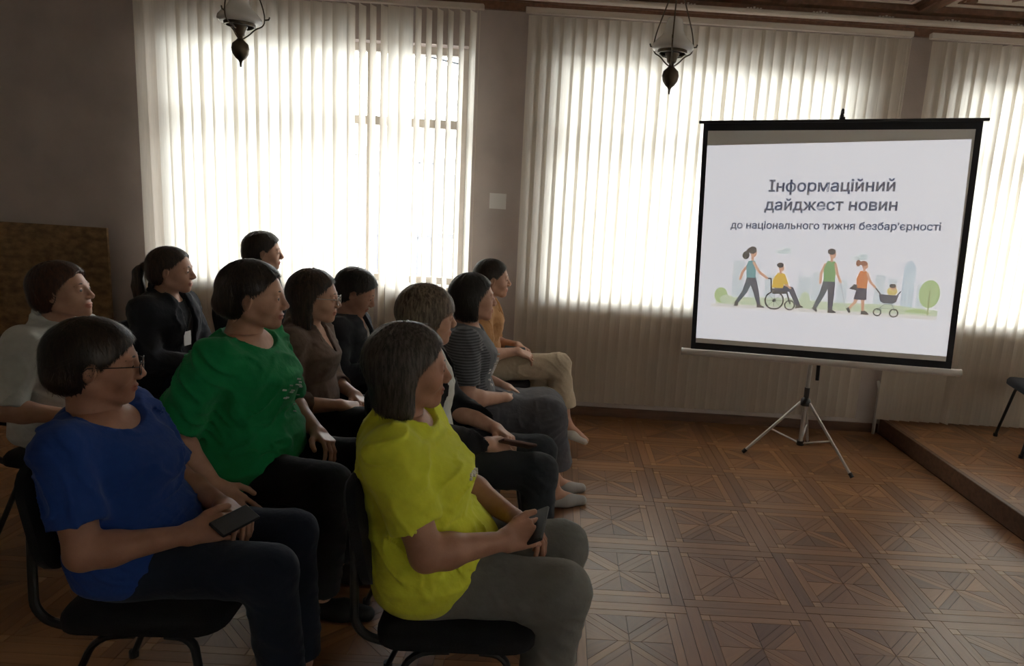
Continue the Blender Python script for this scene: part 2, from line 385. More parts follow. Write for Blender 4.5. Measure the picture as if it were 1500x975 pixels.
# ---- ceiling: brown coffers and pale embossed panels
b = MB(); b.box((X0 - 0.2, Y0 - 0.2, CEIL), (X1 + 0.2, yb, CEIL + 0.15)); ceil = struct(b.build('ceiling', 'ceil_pale'), 'pale panelled ceiling divided by brown wooden beams')
bx = [0.52 + 0.9 * k for k in range(-6, 6)]
for x in bx:
    b = MB(); b.box((x - 0.045, Y0, CEIL - 0.055), (x + 0.045, WALL_Y - 0.13, CEIL), 0.006); b.box((x - 0.07, Y0, CEIL - 0.02), (x + 0.07, WALL_Y - 0.13, CEIL)); b.build('beam', 'ceil_brown', ceil)
yy = WALL_Y - 0.13 - 0.9; 
while yy > Y0:
    b = MB(); b.box((X0, yy - 0.04, CEIL - 0.045), (X1, yy + 0.04, CEIL), 0.006); b.build('cross_beam', 'ceil_brown', ceil); yy -= 0.94
b = MB(); b.box((X0, WALL_Y - 0.13, CEIL - 0.045), (X1, WALL_Y, CEIL), 0.005); b.build('wall_beam', 'ceil_brown', ceil)
# embossed panels near the windows
pm = MB()
def frame_rect(b, x0, y0, x1, y1, w_, z0, z1):
    b.box((x0, y0, z0), (x1, y0 + w_, z1)); b.box((x0, y1 - w_, z0), (x1, y1, z1)); b.box((x0, y0 + w_, z0), (x0 + w_, y1 - w_, z1)); b.box((x1 - w_, y0 + w_, z0), (x1, y1 - w_, z1))
for x in bx:
    xa, xb = x + 0.09, x + 0.81; ya, yb2 = WALL_Y - 0.95, WALL_Y - 0.16
    if xa < X0 or xb > X1: continue
    b = MB(); b.box((xa, ya, CEIL - 0.006), (xb, yb2, CEIL - 0.0005)); frame_rect(b, xa + 0.02, ya + 0.02, xb - 0.02, yb2 - 0.02, 0.025, CEIL - 0.02, CEIL - 0.006)
    p_ = b.build('ceiling_panel', 'mould', ceil)
    b = MB(); frame_rect(b, xa + 0.07, ya + 0.07, xb - 0.07, yb2 - 0.07, 0.014, CEIL - 0.014, CEIL - 0.006)
    cxm, cym = (xa + xb) / 2, (ya + yb2) / 2
    for kk in range(8):
        an = kk * PI / 4; P = [(cxm + math.cos(an) * 0.06, cym + math.sin(an) * 0.06)] + [(cxm + math.cos(an + d_) * r_, cym + math.sin(an + d_) * r_) for d_, r_ in ((0.25, 0.16), (0, 0.22), (-0.25, 0.16))]
        b.prism(P[::-1], CEIL - 0.016, CEIL - 0.006)
    for sx in (xa + 0.13, xb - 0.13):
        for sy in (ya + 0.13, yb2 - 0.13): b.prism([(sx + 0.035 * math.cos(t * PI / 4), sy + 0.035 * math.sin(t * PI / 4)) for t in range(8)], CEIL - 0.016, CEIL - 0.006)
    b.build('panel_ornament', 'ceil_brown', p_)
# cornice
b = MB(); b.box((X0, WALL_Y - 0.05, 2.895), (X1, WALL_Y, CEIL - 0.045)); struct(b.build('trim_1', 'ceil_brown'), 'dark brown cornice board above the blinds')
b = MB(); b.box((X0, WALL_Y - 0.105, 2.905), (X1, WALL_Y - 0.05, 2.935), 0.008); 
t2 = struct(b.build('trim_2', 'mould'), 'cream cornice moulding running above the blinds')
xx = X0 + 0.2
while xx < X1:
    b = MB()
    for q in range(5): b.box((xx + q * 0.022, WALL_Y - 0.062, 2.936), (xx + q * 0.022 + 0.013, WALL_Y - 0.05, 2.952 + (0.006 if q == 2 else 0)))
    b.build('cornice_ornament', 'mould', t2); xx += 0.45
b = MB(); b.box((X0, WALL_Y - 0.03, 2.845), (X1, WALL_Y, 2.895)); struct(b.build('trim_3', 'ceil_brown'))

# ---- windows
for n, (a, c) in enumerate(OPEN):
    yo = WALL_Y + 0.11
    b = MB(); fw = 0.05
    b.box((a, yo, SILL), (a + fw, yo + 0.07, HEAD)); b.box((c - fw, yo, SILL), (c, yo + 0.07, HEAD)); b.box((a + fw, yo, SILL), (c - fw, yo + 0.07, SILL + fw)); b.box((a + fw, yo, HEAD - fw), (c - fw, yo + 0.07, HEAD))
    win = struct(b.build('window_%d' % (n + 1), 'frame'), 'wide window with pale frame behind the vertical blinds')
    w3 = (c - a) / 3
    xs = [a + fw, a + w3 * 0.98, a + w3 * 1.98, c - fw]
    for x in xs[1:3]:
        b = MB(); b.box((x - 0.03, yo, SILL + fw), (x + 0.03, yo + 0.07, HEAD - fw)); b.build('mullion', 'frame', win)
    zt = 2.08
    for q in range(3):
        xa = xs[q] + (0.03 if q else 0); xb = xs[q + 1] - (0.03 if q < 2 else 0)
        b = MB(); b.box((xa, yo + 0.005, zt - 0.03), (xb, yo + 0.06, zt + 0.03)); b.build('transom', 'frame', win)
        for za, zb in ((SILL + fw, zt - 0.03), (zt + 0.03, HEAD - fw)):
            b = MB(); b.poly([(xa, yo + 0.035, za), (xb, yo + 0.035, za), (xb, yo + 0.035, zb), (xa, yo + 0.035, zb)]); b.build('pane', 'glass', win)
    b = MB(); b.box((a - 0.06, WALL_Y - 0.055, SILL - 0.03), (c + 0.06, WALL_Y, SILL), 0.006); b.box((a, WALL_Y, SILL - 0.03), (c, yo, SILL)); b.build('window_sill', 'sill', win)

for n, (a, c) in enumerate(REAR_ADDED):  # added window out of view, brightens the sides facing the camera
    yo = Y0 - 0.16; fw = 0.07; b = MB()
    frame_x = [a, (a + c) / 2 - fw / 2, c - fw]
    for x in frame_x: b.box((x, yo, SILL), (x + fw, yo + 0.06, HEAD))
    for z in (SILL, HEAD - fw): b.box((a + fw, yo + 0.002, z), (c - fw, yo + 0.058, z + fw))
    win = struct(b.build('window_%d' % (n + 4), 'frame'))
    for q in range(2):
        b = MB(); xa, xb = frame_x[q] + fw, frame_x[q + 1]; b.poly([(xa, yo + 0.03, SILL + fw), (xb, yo + 0.03, SILL + fw), (xb, yo + 0.03, HEAD - fw), (xa, yo + 0.03, HEAD - fw)]); b.build('pane', 'glass', win)
b = MB(); fw = 0.07; ys = [RWIN_ADDED[0], (RWIN_ADDED[0] + RWIN_ADDED[1]) / 2 - fw / 2, RWIN_ADDED[1] - fw]; xo = X1 + 0.1  # added end wall window out of view, daylight onto the seated fronts
for y in ys: b.box((xo, y, SILL), (xo + 0.06, y + fw, HEAD))
for q in range(2):
    for z in (SILL, HEAD - fw): b.box((xo + 0.002, ys[q] + fw, z), (xo + 0.058, ys[q + 1], z + fw))
win = struct(b.build('window_5', 'frame'))
for q in range(2):
    b = MB(); ya, ye = ys[q] + fw, ys[q + 1]; b.poly([(xo + 0.03, ya, SILL + fw), (xo + 0.03, ye, SILL + fw), (xo + 0.03, ye, HEAD - fw), (xo + 0.03, ya, HEAD - fw)]); b.build('pane', 'glass', win)
# ---- outside, seen through the open slats
b = MB(); b.box((-25, -30, -0.4), (25, 40, -0.25)); struct(b.build('ground_outside', 'out_ground'), 'grey asphalt yard outside the windows')
hs = empty('house', (-3.6, 16.0, -0.25), 0, 'pale house with grey roof across the yard outside the window', 'house')
b = MB(); b.box((-2.2, 0, 0), (2.2, 5, 2.6)); b.build('wall', 'out_wall', hs)
b = MB(); b.faces([(-2.5, -0.4, 2.6), (2.5, -0.4, 2.6), (2.5, 5.4, 2.6), (-2.5, 5.4, 2.6), (-2.5, 2.5, 3.5), (2.5, 2.5, 3.5)], [(0, 1, 5, 4), (2, 3, 4, 5), (3, 0, 4), (1, 2, 5), (3, 2, 1, 0)]); b.build('roof', 'out_roof', hs)
for x in (-1.6, 0.5):
    b = MB(); b.box((x, -0.02, 1.0), (x + 1.1, 0.0, 2.3)); b.build('house_window', 'out_metal', hs)
gt = empty('metal_gate', (-1.55, 8.6, -0.25), 0, 'dark metal bar gate standing in the yard outside the window', 'gate')
for x in (-0.9, 1.35):
    b = MB(); b.box((x - 0.05, -0.05, 0), (x + 0.05, 0.05, 2.35)); b.build('gate_post', 'out_metal', gt)
for z in (0.25, 1.3, 2.2):
    b = MB(); b.box((-0.85, -0.025, z), (1.3, 0.025, z + 0.06)); b.build('gate_rail', 'out_metal', gt)
for q in range(13):
    b = MB(); b.box((-0.75 + q * 0.165, -0.012, 0.15), (-0.725 + q * 0.165, 0.012, 2.3)); b.build('gate_bar', 'out_metal', gt)
b = MB(); b.tube([Vector((-6, 11, 4.35)), Vector((-3, 11, 3.75)), Vector((0, 11, 3.25)), Vector((4, 11, 3.0))], 0.018, 6)
tag(b.build('overhead_cable', 'black_plastic'), 'thin dark cable strung across the yard outside', 'cable')
b = MB(); b.box((X0 - 0.5, WALL_Y + WT + 0.002, 2.78), (X1 + 0.5, WALL_Y + 0.85, 2.86)); struct(b.build('added_eave', 'eave'), 'unseen brown eave added outside to dim and warm the blind tops')  # eave is out of view, added to shade and tint the upper slats

# ---- vertical blinds
BY = 4.94; BTOP, BBOT = 2.80, 0.135
def slat_mesh(wd, name='slat', curve=0.006, n=4):
    b = MB(); t = 0.0008
    xs = [(-wd / 2 + wd * i / n) for i in range(n + 1)]; off = [curve * (1 - (2 * x / wd) ** 2) for x in xs]
    vs_ = [(x, o_, BBOT) for x, o_ in zip(xs, off)] + [(x, o_, BTOP) for x, o_ in zip(xs, off)]
    fs = [(i, i + 1, n + 2 + i, n + 1 + i) for i in range(n)]
    b.faces(vs_, fs)
    me = bpy.data.meshes.new(name); me.from_pydata(b.v, [], b.f); me.materials.append(M['slat']); me.polygons.foreach_set('use_smooth', [True] * n); return me
SM = slat_mesh(0.095, curve=0.008)
wm = bpy.data.meshes.new('slat_weight'); _b = MB(); _b.box((-0.042, -0.002, BBOT - 0.002), (0.042, 0.010, BBOT + 0.03)); wm.from_pydata(_b.v, [], _b.f); wm.materials.append(M['rail'])
def blind(x0, x1, label, angf, by=BY):
    r = empty('vertical_blind', ((x0 + x1) / 2, by, BBOT), 0, label, 'blind', 'vertical blinds on the window wall')
    cx = (x0 + x1) / 2
    b = MB(); b.box((x0 - cx, -0.02, BTOP - BBOT + 0.012), (x1 - cx, 0.025, BTOP - BBOT + 0.047), 0.004); b.build('headrail', 'rail', r)
    for bx2 in (x0 + 0.15, cx, x1 - 0.15):
        b = MB(); sy = (WALL_Y - by) if by > 0 else (Y0 - by); b.box((bx2 - cx - 0.012, min(0.0, sy), BTOP - BBOT + 0.047), (bx2 - cx + 0.012, max(0.0, sy), BTOP - BBOT + 0.052)); b.build('bracket', 'rail', r)
    n = int((x1 - x0) / 0.0755); 
    for i in range(n):
        x = x0 + 0.03 + (i + 0.5) * (x1 - x0 - 0.06) / n
        a = angf(x, i) + random.gauss(0, 0.035)
        o = bpy.data.objects.new('slat', SM); C.objects.link(o); o.parent = r; o.location = (x - cx, random.uniform(-0.002, 0.002), -BBOT); 
        o.rotation_euler = (random.gauss(0, 0.0010), random.gauss(0, 0.0014), a)
    b = MB(); b.tube([(x1 - cx - 0.02, -0.03, 2.66), (x1 - cx - 0.02, -0.03, 0.9), (x1 - cx - 0.03, -0.032, 0.86), (x1 - cx - 0.04, -0.03, 0.9), (x1 - cx - 0.04, -0.03, 2.66)], 0.002, 5); b.build('pull_cord', 'rail', r)
    return r
def a1(x, i):
    if x < -2.84: return 1.2
    if x > -0.72: return 1.25
    if -1.52 < x: return 0.45 if -1.24 < x < -1.12 else 1.32
    return 0.20 if x < -1.9 else 0.34
blind(-3.00, -0.62, 'beige vertical blind with some slats turned open, beside the chipboard panel', a1)
blind(-0.34, 2.27, 'closed beige vertical blind between the two wall piers, behind the screen', lambda x, i: -0.20)
blind(2.39, 5.0, 'closed beige vertical blind behind the stage platform', lambda x, i: -0.20 if abs(x - 2.9) > 0.04 else -1.1)

for a, c in REAR_ADDED: blind(a - 0.15, c + 0.15, 'closed beige vertical blind over the added window behind the camera', lambda x, i: 0.2, Y0 + 0.07)  # softens the fill from the added rear window
_b = blind(RWIN_ADDED[0] - 0.15, RWIN_ADDED[1] + 0.15, 'closed beige vertical blind over the added window in the end wall', lambda x, i: 0.2)  # softens the fill from the added end wall window
_b.location = (X1 - (WALL_Y - BY), sum(RWIN_ADDED) / 2, BBOT); _b.rotation_euler = (0, 0, -PI / 2)
# ---- small wall things
b = MB(); b.box((-4.6, WALL_Y - 0.075, 0.0), (-3.27, WALL_Y - 0.055, 1.2))
ob = b.build('chipboard_panel', 'osb'); tag(ob, 'brown chipboard panel propped against the wall', 'board')
b = MB(); b.box((-0.545, WALL_Y - 0.004, 1.505), (-0.425, WALL_Y - 0.0005, 1.615)); tag(b.build('notice', 'paper'), 'small white paper notice on the wall pier', 'notice')
b = MB(); b.tube([(2.44, WALL_Y - 0.045, 0.0), (2.44, WALL_Y - 0.045, 0.35), (2.44, WALL_Y - 0.005, 0.40)], 0.013, 8); tag(b.build('heating_pipe', 'pipe', smooth=True), 'short white heating pipe rising beside the platform corner', 'pipe')

# ---- projection screen
sx = Vector((0.960, -0.278, 0.037)).normalized(); sz = Vector((-0.039, -0.004, 0.999)); sz = (sz - sx * sz.dot(sx)).normalized(); sn = sz.cross(sx)   # local x right, y away from viewer, z up
S0 = Vector((1.5975, 4.235, 1.426))
scr = empty('projection_screen', (1.64, 4.33, 0.0), 0, 'white projection screen with black border on a grey tripod', 'projection screen')
TS = Matrix(((sx.x, sn.x, sz.x, S0.x - 1.64), (sx.y, sn.y, sz.y, S0.y - 4.33), (sx.z, sn.z, sz.z, S0.z), (0, 0, 0, 1)))
b = MB(); b.box((-0.772, 0.0, -0.712), (0.772, 0.002, 0.722)); b.build('screen_border', 'screen_black', scr, T=TS)
b = MB(); b.poly([(-0.742, -0.0012, -0.668), (0.738, -0.0012, -0.668), (0.738, -0.0012, 0.672), (-0.742, -0.0012, 0.672)])
M['screen_white'] = mat('screen_fabric', (0.80, 0.80, 0.80), 0.9)
fab = b.build('screen_fabric', 'screen_white', scr, T=TS)
b = MB(); b.box((-0.80, -0.012, 0.715), (0.80, 0.012, 0.732), 0.003); b.build('top_bar', 'black_plastic', scr, T=TS)
b = MB(); b.tube([(-0.822, 0.01, -0.735), (0.822, 0.01, -0.735)], 0.022, 14); o = b.build('screen_case', 'case', scr, T=TS); smooth_by_angle(o)
for s in (-1, 1):
    b = MB(); b.tube([(s * 0.822, 0.01, -0.735), (s * 0.832, 0.01, -0.735)], 0.024, 14); smooth_by_angle(b.build('end_cap', 'alu', scr, T=TS))
b = MB(); b.tube([(0.03, 0.035, -0.86), (0.03, 0.035, 0.76)], 0.012, 10); smooth_by_angle(b.build('mast', 'black_steel', scr, T=TS))
b = MB(); b.tube([(0.03, 0.035, 0.755), (0.03, 0.03, 0.78), (0.03, 0.0, 0.785), (0.03, -0.01, 0.765)], 0.009, 8); b.box((0.015, -0.014, 0.73), (0.045, 0.02, 0.745)); b.build('hook', 'black_plastic', scr, T=TS)
hubz = 0.40
b = MB(); b.lathe([(0.0, 0.0), (0.03, 0.0), (0.034, 0.02), (0.03, 0.04), (0.017, 0.055), (0.017, 0.12), (0.0, 0.12)], 16, (0.0, 0.0, hubz - 0.02)); smooth_by_angle(b.build('tripod_hub', 'black_plastic', scr))
b = MB(); b.tube([(0.0, 0.0, 0.13), (0.0, 0.0, 0.72)], 0.014, 12); smooth_by_angle(b.build('tripod_post', 'alu', scr))
b = MB(); b.lathe([(0.0, 0.0), (0.024, 0.0), (0.024, 0.03), (0.0, 0.03)], 14, (0, 0, 0.11)); smooth_by_angle(b.build('tripod_collar', 'black_plastic', scr))
for fx, fy in ((1.29 - 1.64, 4.40 - 4.33), (1.885 - 1.64, 4.05 - 4.33), (1.82 - 1.64, 4.67 - 4.33)):
    d = Vector((fx, fy, 0)).normalized()
    top = d * 0.028 + Vector((0, 0, hubz)); foot = Vector((fx, fy, 0.012))
    b = MB(); b.tube([top, foot], 0.0095, 10); lg = b.build('tripod_leg', 'alu', scr); smooth_by_angle(lg)
    b = MB(); b.tube([foot + (top - foot) * 0.06, foot], 0.013, 10); smooth_by_angle(b.build('rubber_foot', 'black_plastic', lg))
    b = MB(); b.tube([d * 0.015 + Vector((0, 0, 0.125)), top + (foot - top) * 0.52], 0.006, 8); b.build('brace', 'alu', scr)

# projected picture
def proj_mat():
    m = mat('projected_light', (0.80, 0.80, 0.80), 0.9); nt = m.node_tree; b_ = nt.nodes['Principled BSDF']
    a = nt.nodes.new('ShaderNodeAttribute'); a.attribute_name = 'Col'; nt.links.new(a.outputs['Color'], b_.inputs['Emission Color']); b_.inputs['Emission Strength'].default_value = 0.42
    return m
M['proj'] = proj_mat()
class Pic:
    def __init__(s): s.b = MB(); s.c = []; s.n = 0
    def poly(s, P, c):
        s.n += 1; y_ = -0.0016 - 0.00002 * s.n; s.b.poly([(x, y_, z) for x, z in P]); s.c.append(c)
    def ell(s, x, z, rx, rz, c, n=18, a0=0, a1=2 * PI): s.poly([(x + rx * math.cos(a0 + (a1 - a0) * k / n), z + rz * math.sin(a0 + (a1 - a0) * k / n)) for k in range(n)], c)
    def line(s, P, w0, c, w1=None):
        w1 = w0 if w1 is None else w1
        for i in range(len(P) - 1):
            a = Vector(P[i]); b2 = Vector(P[i + 1]); d = (b2 - a).normalized(); nrm = Vector((-d.y, d.x))
            wa = w0 + (w1 - w0) * i / (len(P) - 1); wb = w0 + (w1 - w0) * (i + 1) / (len(P) - 1)
            s.poly([tuple(a - nrm * wa / 2), tuple(b2 - nrm * wb / 2), tuple(b2 + nrm * wb / 2), tuple(a + nrm * wa / 2)], c)
            s.ell(b2.x, b2.y, wb / 2, wb / 2, c, 10)
        s.ell(P[0][0], P[0][1], w0 / 2, w0 / 2, c, 10)
    def ring(s, x, z, r, w_, c, n=22):
        for k in range(n):
            a, e = 2 * PI * k / n, 2 * PI * (k + 1) / n
            s.poly([(x + (r - w_) * math.cos(a), z + (r - w_) * math.sin(a)), (x + r * math.cos(a), z + r * math.sin(a)), (x + r * math.cos(e), z + r * math.sin(e)), (x + (r - w_) * math.cos(e), z + (r - w_) * math.sin(e))], c); s.n -= 1
        s.n += 1
    def build(s, name, parent):
        o = s.b.build(name, 'proj', parent); me = o.data
        ca = me.color_attributes.new('Col', 'FLOAT_COLOR', 'CORNER'); cnt = [len(f) for f in s.b.f]
        arr = np.repeat(np.array([(*c, 1) for c in s.c], np.float32), cnt, axis=0); ca.data.foreach_set('color', arr.ravel()); return o
def srgb(r, g, b_): return tuple(((v / 255) / 12.92 if v < 10.3 else ((v / 255 + 0.055) / 1.055) ** 2.4) for v in (r, g, b_))
WH = (0.97, 0.98, 1.06); NAVY = srgb(36, 52, 84); SKIN = srgb(226, 170, 140); HAIR = srgb(40, 42, 52); PALE = srgb(224, 236, 243); PALE2 = srgb(206, 226, 240); PGR = srgb(214, 230, 196); PGR2 = srgb(186, 214, 150); DARK = srgb(42, 48, 58); GREYP = srgb(52, 76, 96)
pc = Pic()
pc.poly([(-0.742, -0.637), (0.738, -0.637), (0.724, 0.617), (-0.742, 0.583)], WH)
pw = pc.build('projected_slide', fab)
pc = Pic(); pc.n = 4
for x, zb, wd, hh in ((-0.50, -0.40, 0.07, 0.28), (-0.40, -0.40, 0.06, 0.25), (-0.30, -0.40, 0.07, 0.20), (-0.10, -0.40, 0.08, 0.20), (-0.03, -0.40, 0.05, 0.23), (0.12, -0.40, 0.06, 0.19), (0.33, -0.38, 0.055, 0.21), (0.40, -0.38, 0.05, 0.19), (0.56, -0.38, 0.05, 0.17)):
    pc.poly([(x - wd / 2, zb), (x + wd / 2, zb), (x + wd / 2, zb + hh), (x - wd / 2, zb + hh)], PALE)
pc.poly([(0.452, -0.38), (0.522, -0.38), (0.518, -0.12), (0.50, -0.085), (0.482, -0.075), (0.468, -0.085), (0.454, -0.12)], PALE2)
for k_ in range(7):
    for q in range(3): pc.poly([(0.462 + q * 0.02, -0.34 + k_ * 0.03), (0.474 + q * 0.02, -0.34 + k_ * 0.03), (0.474 + q * 0.02, -0.322 + k_ * 0.03), (0.462 + q * 0.02, -0.322 + k_ * 0.03)], PALE)
for x, z in ((-0.24, -0.055), (0.20, -0.075)): pc.ell(x, z, 0.05, 0.014, srgb(222, 238, 240)); pc.ell(x + 0.02, z + 0.014, 0.028, 0.014, srgb(222, 238, 240))
pc.poly([(-0.63, -0.405), (0.66, -0.405), (0.66, -0.365), (0.4, -0.345), (0.1, -0.352), (-0.2, -0.34), (-0.45, -0.35), (-0.63, -0.36)], PGR)
pc.ell(-0.60, -0.345, 0.042, 0.05, PGR2); pc.ell(-0.56, -0.37, 0.045, 0.03, PGR); pc.ell(0.55, -0.392, 0.07, 0.03, PGR2, 14, 0, PI); pc.ell(-0.09, -0.345, 0.03, 0.05, PGR)
pc.ell(0.605, -0.27, 0.058, 0.085, PGR2); pc.line([(0.607, -0.395), (0.606, -0.25)], 0.007, srgb(150, 160, 110))
pc.poly([(-0.66, -0.425), (0.66, -0.425), (0.66, -0.40), (-0.66, -0.40)], srgb(243, 240, 236))
pc.build('projected_skyline', fab)
def fig(name): p = Pic(); p.n = 60; return p
# woman pushing
p = fig(''); TEAL = srgb(104, 170, 176)
p.ell(-0.462, -0.085, 0.022, 0.026, HAIR); p.line([(-0.445, -0.05), (-0.462, -0.085)], 0.022, HAIR)
p.line([(-0.44, -0.14), (-0.475, -0.19), (-0.487, -0.235)], 0.017, SKIN)
p.line([(-0.425, -0.225), (-0.452, -0.31), (-0.498, -0.385)], 0.046, GREYP, 0.02); p.line([(-0.415, -0.225), (-0.385, -0.31), (-0.362, -0.395)], 0.048, NAVY, 0.022)
p.poly([(-0.515, -0.41), (-0.49, -0.41), (-0.488, -0.385), (-0.508, -0.375)], DARK); p.poly([(-0.375, -0.412), (-0.328, -0.412), (-0.33, -0.404), (-0.358, -0.388), (-0.374, -0.392)], DARK)
p.poly([(-0.45, -0.225), (-0.395, -0.225), (-0.393, -0.15), (-0.402, -0.115), (-0.445, -0.118), (-0.455, -0.15)], TEAL)
p.line([(-0.41, -0.13), (-0.375, -0.185), (-0.325, -0.222)], 0.017, SKIN); p.line([(-0.42, -0.11), (-0.42, -0.085)], 0.018, SKIN); p.ell(-0.415, -0.07, 0.02, 0.026, SKIN); p.ell(-0.424, -0.052, 0.026, 0.024, HAIR)
p.build('projected_walking_woman', fab)
# wheelchair user
p = fig(''); p.line([(-0.325, -0.222), (-0.30, -0.225), (-0.292, -0.30), (-0.20, -0.305), (-0.175, -0.375)], 0.010, DARK)
p.ring(-0.271, -0.36, 0.060, 0.010, DARK); p.ring(-0.177, -0.385, 0.033, 0.009, DARK)
for k_ in range(8): p.line([(-0.271, -0.36), (-0.271 + 0.052 * math.cos(k_ * PI / 4), -0.36 + 0.052 * math.sin(k_ * PI / 4))], 0.003, DARK)
p.ell(-0.271, -0.36, 0.012, 0.012, DARK)
p.poly([(-0.29, -0.285), (-0.20, -0.285), (-0.20, -0.315), (-0.285, -0.32)], DARK)
p.line([(-0.255, -0.278), (-0.175, -0.285), (-0.125, -0.385)], 0.042, NAVY, 0.026); p.poly([(-0.145, -0.405), (-0.095, -0.395), (-0.098, -0.385), (-0.135, -0.378)], DARK)
YEL = srgb(238, 196, 52); p.poly([(-0.29, -0.28), (-0.225, -0.28), (-0.215, -0.22), (-0.232, -0.185), (-0.262, -0.185), (-0.288, -0.225)], YEL); p.line([(-0.228, -0.20), (-0.205, -0.255)], 0.024, YEL); p.line([(-0.205, -0.258), (-0.18, -0.278)], 0.013, SKIN)
p.line([(-0.245, -0.185), (-0.245, -0.165)], 0.016, SKIN); p.ell(-0.242, -0.155, 0.017, 0.023, SKIN); p.ell(-0.25, -0.138, 0.021, 0.017, HAIR)
p.build('projected_wheelchair_user', fab)
# man with cane
p = fig(''); GRN = srgb(120, 176, 108)
p.line([(0.012, -0.12), (-0.008, -0.18), (-0.008, -0.235)], 0.017, SKIN)
p.line([(0.03, -0.225), (0.01, -0.30), (-0.028, -0.39)], 0.046, GREYP, 0.022); p.line([(0.055, -0.225), (0.06, -0.31), (0.062, -0.40)], 0.046, NAVY, 0.026)
p.poly([(-0.045, -0.395), (-0.018, -0.418), (-0.01, -0.408), (-0.03, -0.378)], DARK); p.poly([(0.048, -0.418), (0.098, -0.418), (0.096, -0.408), (0.07, -0.394), (0.048, -0.396)], DARK)
p.poly([(0.01, -0.225), (0.075, -0.225), (0.078, -0.15), (0.068, -0.10), (0.022, -0.098), (0.004, -0.15)], GRN)
p.line([(0.07, -0.115), (0.085, -0.175), (0.108, -0.225)], 0.016, SKIN); p.line([(0.108, -0.228), (0.147, -0.372)], 0.004, srgb(150, 150, 160)); p.line([(0.046, -0.098), (0.046, -0.075)], 0.018, SKIN); p.ell(0.05, -0.06, 0.019, 0.026, SKIN); p.ell(0.042, -0.042, 0.024, 0.019, HAIR)
p.build('projected_man_with_cane', fab)
# girl with pram
p = fig(''); ORG = srgb(224, 128, 54)
p.ell(0.198, -0.105, 0.014, 0.02, srgb(140, 78, 52))
p.line([(0.215, -0.30), (0.20, -0.345), (0.168, -0.385)], 0.024, SKIN, 0.014); p.line([(0.24, -0.30), (0.245, -0.345), (0.25, -0.395)], 0.024, SKIN, 0.015)
p.poly([(0.152, -0.385), (0.172, -0.412), (0.182, -0.405), (0.168, -0.372)], DARK); p.poly([(0.24, -0.416), (0.286, -0.416), (0.282, -0.406), (0.262, -0.392), (0.24, -0.394)], DARK)
p.poly([(0.19, -0.325), (0.265, -0.328), (0.26, -0.25), (0.205, -0.25)], NAVY); p.poly([(0.20, -0.255), (0.26, -0.255), (0.262, -0.19), (0.25, -0.15), (0.212, -0.15), (0.196, -0.20)], ORG)
p.line([(0.255, -0.165), (0.275, -0.215), (0.305, -0.245)], 0.015, SKIN); p.poly([(0.16, -0.262), (0.205, -0.272), (0.205, -0.235), (0.185, -0.232)], DARK); p.line([(0.235, -0.15), (0.235, -0.135)], 0.015, SKIN); p.ell(0.238, -0.118, 0.018, 0.022, SKIN); p.ell(0.228, -0.105, 0.022, 0.016, srgb(160, 92, 60)); 
p.build('projected_girl', fab)
p = fig(''); p.line([(0.30, -0.24), (0.335, -0.28), (0.345, -0.30)], 0.008, DARK)
p.line([(0.33, -0.385), (0.365, -0.345), (0.41, -0.345), (0.425, -0.385)], 0.005, srgb(120, 130, 140)); p.line([(0.345, -0.37), (0.41, -0.37)], 0.004, srgb(120, 130, 140))
p.ring(0.331, -0.396, 0.025, 0.008, DARK); p.ring(0.423, -0.396, 0.027, 0.008, DARK)
p.ell(0.402, -0.265, 0.03, 0.026, srgb(230, 210, 120)); p.ell(0.405, -0.24, 0.018, 0.018, SKIN); p.ell(0.402, -0.232, 0.019, 0.013, HAIR)
p.poly([(0.33, -0.285), (0.44, -0.288), (0.43, -0.33), (0.41, -0.34), (0.36, -0.34), (0.34, -0.328)], NAVY); p.line([(0.43, -0.29), (0.448, -0.265)], 0.008, NAVY)
p.build('projected_pram', fab)
from mathutils.geometry import tessellate_polygon, interpolate_bezier
